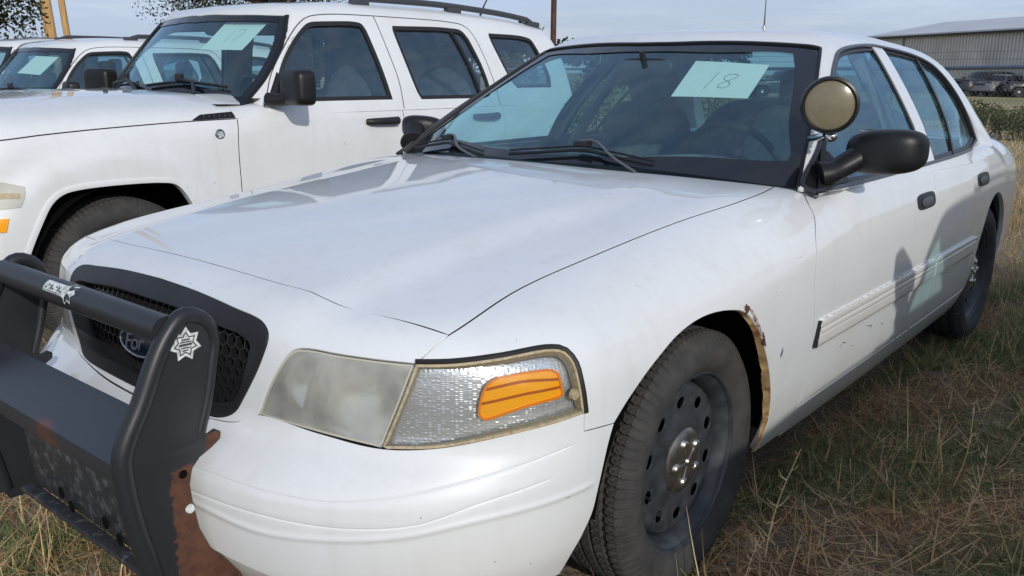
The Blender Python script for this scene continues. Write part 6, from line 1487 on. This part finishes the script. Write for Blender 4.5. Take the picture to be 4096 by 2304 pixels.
# ================================================================= warehouse
wa = cam_xy(2700, 55); wb = cam_xy(2180, 74.6); d_ = wb - wa; Lw = np.linalg.norm(d_); d_ /= Lw
wa = wa - d_ * 18; Lw += 18; nrm = np.array([-d_[1], d_[0]]); nrm = nrm if nrm @ (CAM[:2] - wa) > 0 else -nrm
wh = empty('warehouse', (wa[0], wa[1], 0)); tag(wh, 'long grey corrugated metal warehouse with pale sloping roof behind the fence', 'building')
def wpt(s, z, o=0.0): q = d_ * s + nrm * o; return (q[0], q[1], z)
HE = 4.35; V = []; nrib = int(Lw / .30); prof_ = [(0, 0), (.12, 0), (.15, .10), (.26, .10), (.29, 0)]
for k in range(nrib):
    for (s, o) in prof_:
        V += [wpt(k * .30 + s, .5, o), wpt(k * .30 + s, HE, o)]
nv = len(V) // 2; mb = MB(); mb.add(V, [(2 * i, 2 * i + 2, 2 * i + 3, 2 * i + 1) for i in range(nv - 1)]); mb.build('wall_sheeting', MT['sheet_metal'], wh, smooth=False)
MB().add([wpt(0, -.2, .06), wpt(Lw, -.2, .06), wpt(Lw, .55, .06), wpt(0, .55, .06)], [(0, 1, 2, 3)]).build('plinth', MT['column_grey'], wh, smooth=False)
MB().add([wpt(-.4, HE, .45), wpt(Lw + .4, HE, .45), wpt(Lw + .4, HE + 1.3, -7), wpt(-.4, HE + 1.3, -7), wpt(-.4, HE - .10, .45), wpt(Lw + .4, HE - .10, .45)], [(0, 1, 2, 3), (4, 5, 1, 0)]).build('roof', MT['roof_metal'], wh, smooth=False)
MB().add([wpt(-.4, HE - .26, .36), wpt(Lw + .4, HE - .26, .36), wpt(Lw + .4, HE - .08, .40), wpt(-.4, HE - .08, .40)], [(0, 1, 2, 3)]).build('eave_gutter', MT['shadow_trim'], wh, smooth=False)
for s in (9, 21.5, 34, 46.5, 59):
    if s < Lw: MB().add([wpt(s - .16, 0, .10), wpt(s + .16, 0, .10), wpt(s + .16, HE, .10), wpt(s - .16, HE, .10), wpt(s - .16, 0, 0), wpt(s + .16, 0, 0), wpt(s + .16, HE, 0), wpt(s - .16, HE, 0)], [(0, 1, 2, 3), (0, 3, 7, 4), (1, 5, 6, 2)]).build('wall_column', MT['column_grey'], wh, smooth=False)
dr = MB().add([wpt(18.2, 0, .09), wpt(20.6, 0, .09), wpt(20.6, 1.9, .09), wpt(18.2, 1.9, .09)], [(0, 1, 2, 3)]).build('roller_door', MT['door_pale'], wh, smooth=False)
MB().add([wpt(18.0, 1.9, .14), wpt(20.8, 1.9, .14), wpt(20.8, 2.05, .14), wpt(18.0, 2.05, .14)], [(0, 1, 2, 3)]).build('door_lintel', MT['shadow_trim'], wh, smooth=False)
# ================================================================= cars parked along the warehouse
def far_car(px, depth, heading, paint, label, sc=(1, 1, 1)):
    p = cam_xy(px, depth); r = copy_tree(suv); r.name = 'parked_car'; r.location = (p[0], p[1], 0); r.rotation_euler = (0, 0, heading); r.scale = sc
    tag(r, label, 'car', 'cars parked along the warehouse')
    def walk(o):
        for c in o.children:
            if c.type == 'MESH':
                for sl in c.material_slots:
                    if sl.material in (MT['paint_jeep'],): sl.link = 'OBJECT'; sl.material = MT[paint]
                    elif sl.material in (MT['glass_jeep'], MT['glass_screen']): sl.link = 'OBJECT'; sl.material = MT['far_glass']
            walk(c)
    walk(r)
    for c in [c for c in r.children if c.name.split('.')[0] in ('seat', 'steering_wheel', 'roof_rail', 'aerial', 'headliner', 'dashboard', 'door_trim', 'load_panel', 'floor_pan', 'wiper', 'door_seam', 'rear_view_mirror', 'washer_nozzle', 'bulkhead', 'cowl')]:
        for g_ in list(c.children): bpy.data.objects.remove(g_)
        bpy.data.objects.remove(c)
    return r
hd0 = math.atan2(nrm[1], nrm[0])
far_car(2480, 58, hd0 + .30, 'far_paint_grey', 'grey car parked in the middle of the far cars by the warehouse', (.95, .98, .84))
far_car(2430, 59, hd0 + .1, 'far_paint_dark', 'dark car half hidden behind the sedan pillar by the warehouse', (1, 1, .95))
far_car(2552, 57, hd0 - .35, 'far_paint_dark', 'dark low car right of the grey one by the warehouse', (1, 1, .82))
far_car(1905, 50, hd0 - .2, 'far_paint_dark', 'dark far car seen through the sedan rear screen', (1, 1, .9))
# ================================================================= pipe and chain-link fence
fa = cam_xy(2640, 13.4); fb = cam_xy(2377, 15.2); fd_ = (fb - fa) / np.linalg.norm(fb - fa); fence_L = 30.0
fa = fa - fd_ * 1.5; fn_ = np.array([-fd_[1], fd_[0]])
fence = empty('chain_link_fence', (fa[0], fa[1], 0)); tag(fence, 'chain-link fence with blue-grey top pipe and barbed wire strands behind the sedan', 'fence')
def fpt(s, z, o=0.0): q = fd_ * s + fn_ * o; return np.array([q[0], q[1], z])
MB().tube([fpt(0, 1.455), fpt(4, 1.41), fpt(fence_L, 1.41)], .036, 12).build('top_rail', MT['pipe_blue'], fence)
for z in (1.56, 1.68):
    MB().tube([fpt(s, z - .012 * math.sin(s / 3 * math.pi) ** 2) for s in np.arange(0, fence_L, .5)], .004, 5).build('barbed_strand', MT['galv_wire'], fence)
for s in (.1, 4.6, 10.5, 16.5, 22.5, 28.5): MB().tube([fpt(s, -.1), fpt(s, 1.80)], .026, 10).build('post', MT['pipe_blue'], fence)
cl_ = MB(); dm = .085; hh_ = 1.40
for k in range(int(-hh_ / dm), int(fence_L / dm)):
    for sg in (1, -1):
        s0 = k * dm + (0 if sg > 0 else hh_); a, b = fpt(s0, .02, .002 * sg), fpt(s0 + sg * hh_, .02 + hh_, .002 * sg)
        if min(s0, s0 + sg * hh_) < -.1 or max(s0, s0 + sg * hh_) > fence_L + .1: continue
        cl_.tube([a, b], .0031, 3, False)
cl_.build('wire_mesh', MT['galv_wire'], fence, smooth=False)
# bushes and a gravel strip beyond the tail of the sedan
def bush(px, depth, w, h, label, seed, pal):
    p = cam_xy(px, depth); root = empty('bush', (p[0], p[1], 0)); g_ = np.random.default_rng(seed); cs = [(g_.uniform(-w, w), g_.uniform(-w, w), g_.uniform(.25, .8) * h) for _ in range(14)]
    mb = MB()
    for c in cs: mb.tube([(c[0] * .3, c[1] * .3, -.05), (c[0] * .8, c[1] * .8, c[2] * .6), c], [.012, .008, .004], 5)
    mb.build('stems', MT['bark'], root); V, F, C_ = leaf_cloud(cs, [w * .45] * 14, 1800, .035 * h + .015, pal, seed); V[:, 2] = np.abs(V[:, 2]); fast_mesh('foliage', V, F, MT['leaves'], C_, root, False); tag(root, label, 'bush', 'bushes beyond the fence'); return root
gp = [(.08, .12, .04), (.11, .14, .055), (.07, .09, .035), (.22, .19, .09)]
bush(2480, 20, .55, .75, 'green bush left of the dry weed beyond the fence', 61, gp); bush(2560, 18.5, .6, .7, 'green bush at the right edge beyond the fence', 62, gp); bush(2430, 23, .5, .65, 'green bush half hidden by the sedan rear pillar', 63, gp)
bush(1800, 19, .9, 1.0, 'bush seen low through the sedan rear screen', 64, gp); bush(1500, 16, .9, 1.2, 'green bush seen through the rear side window of the sedan', 65, gp)
for k, (px, dp, h, lb) in enumerate(((2505, 9.2, .95, 'tall tan weed stalk against the fence right of the sedan tail'), (2560, 9.0, .7, 'bushy dry weed at the right picture edge by the fence'), (2470, 9.6, .6, 'low dry weed behind the sedan boot'))):
    p = cam_xy(px, dp); weed(p[0], p[1], h, 70 + k, .12, k * 2.0, lb, (0, 3, 1)[k])
a, b = cam_xy(2900, 18), cam_xy(1500, 27); n_ = np.array([-(b - a)[1], (b - a)[0]]); n_ /= np.linalg.norm(n_); n_ = n_ if n_ @ (CAM[:2] - a) > 0 else -n_
gs = MB(); gs.add([(*(a), .012), (*(b), .012), (*(b + n_ * 1.2), .012), (*(a + n_ * 1.2), .012)], [(0, 1, 2, 3)]); o = gs.build('gravel_path', MT['gravel_pale'], None, smooth=False); tag(o, 'pale gravel track crossing behind the fence', 'path', kind='structure')
# coarse meadow growth farther out
P = np.vstack([np.r_[cam_xy(px, dp), 0][None] for px, dp in zip(rng.uniform(1300, 2750, 9000), 7.5 + 26 * rng.uniform(0, 1, 9000) ** 1.4)]); P = P[~((P[:, 0] > -4.6) & (np.abs(P[:, 1]) < 1.1))]; n = len(P)
v = blades(P, rng.uniform(.10, .34, n), rng.uniform(.006, .014, n), rng.uniform(0, .8, n), rng.uniform(0, 6.28, n), rng.normal(.3, .4, n), pick(np.vstack([straw[:4], straw[:4], green[2:]]), n), 3)
g = fast_mesh('meadow_grass', *v[:2], MT['blades'], v[2]); tag(g, 'tall dry meadow grass behind the sedan towards the fence', 'grass', kind='stuff')
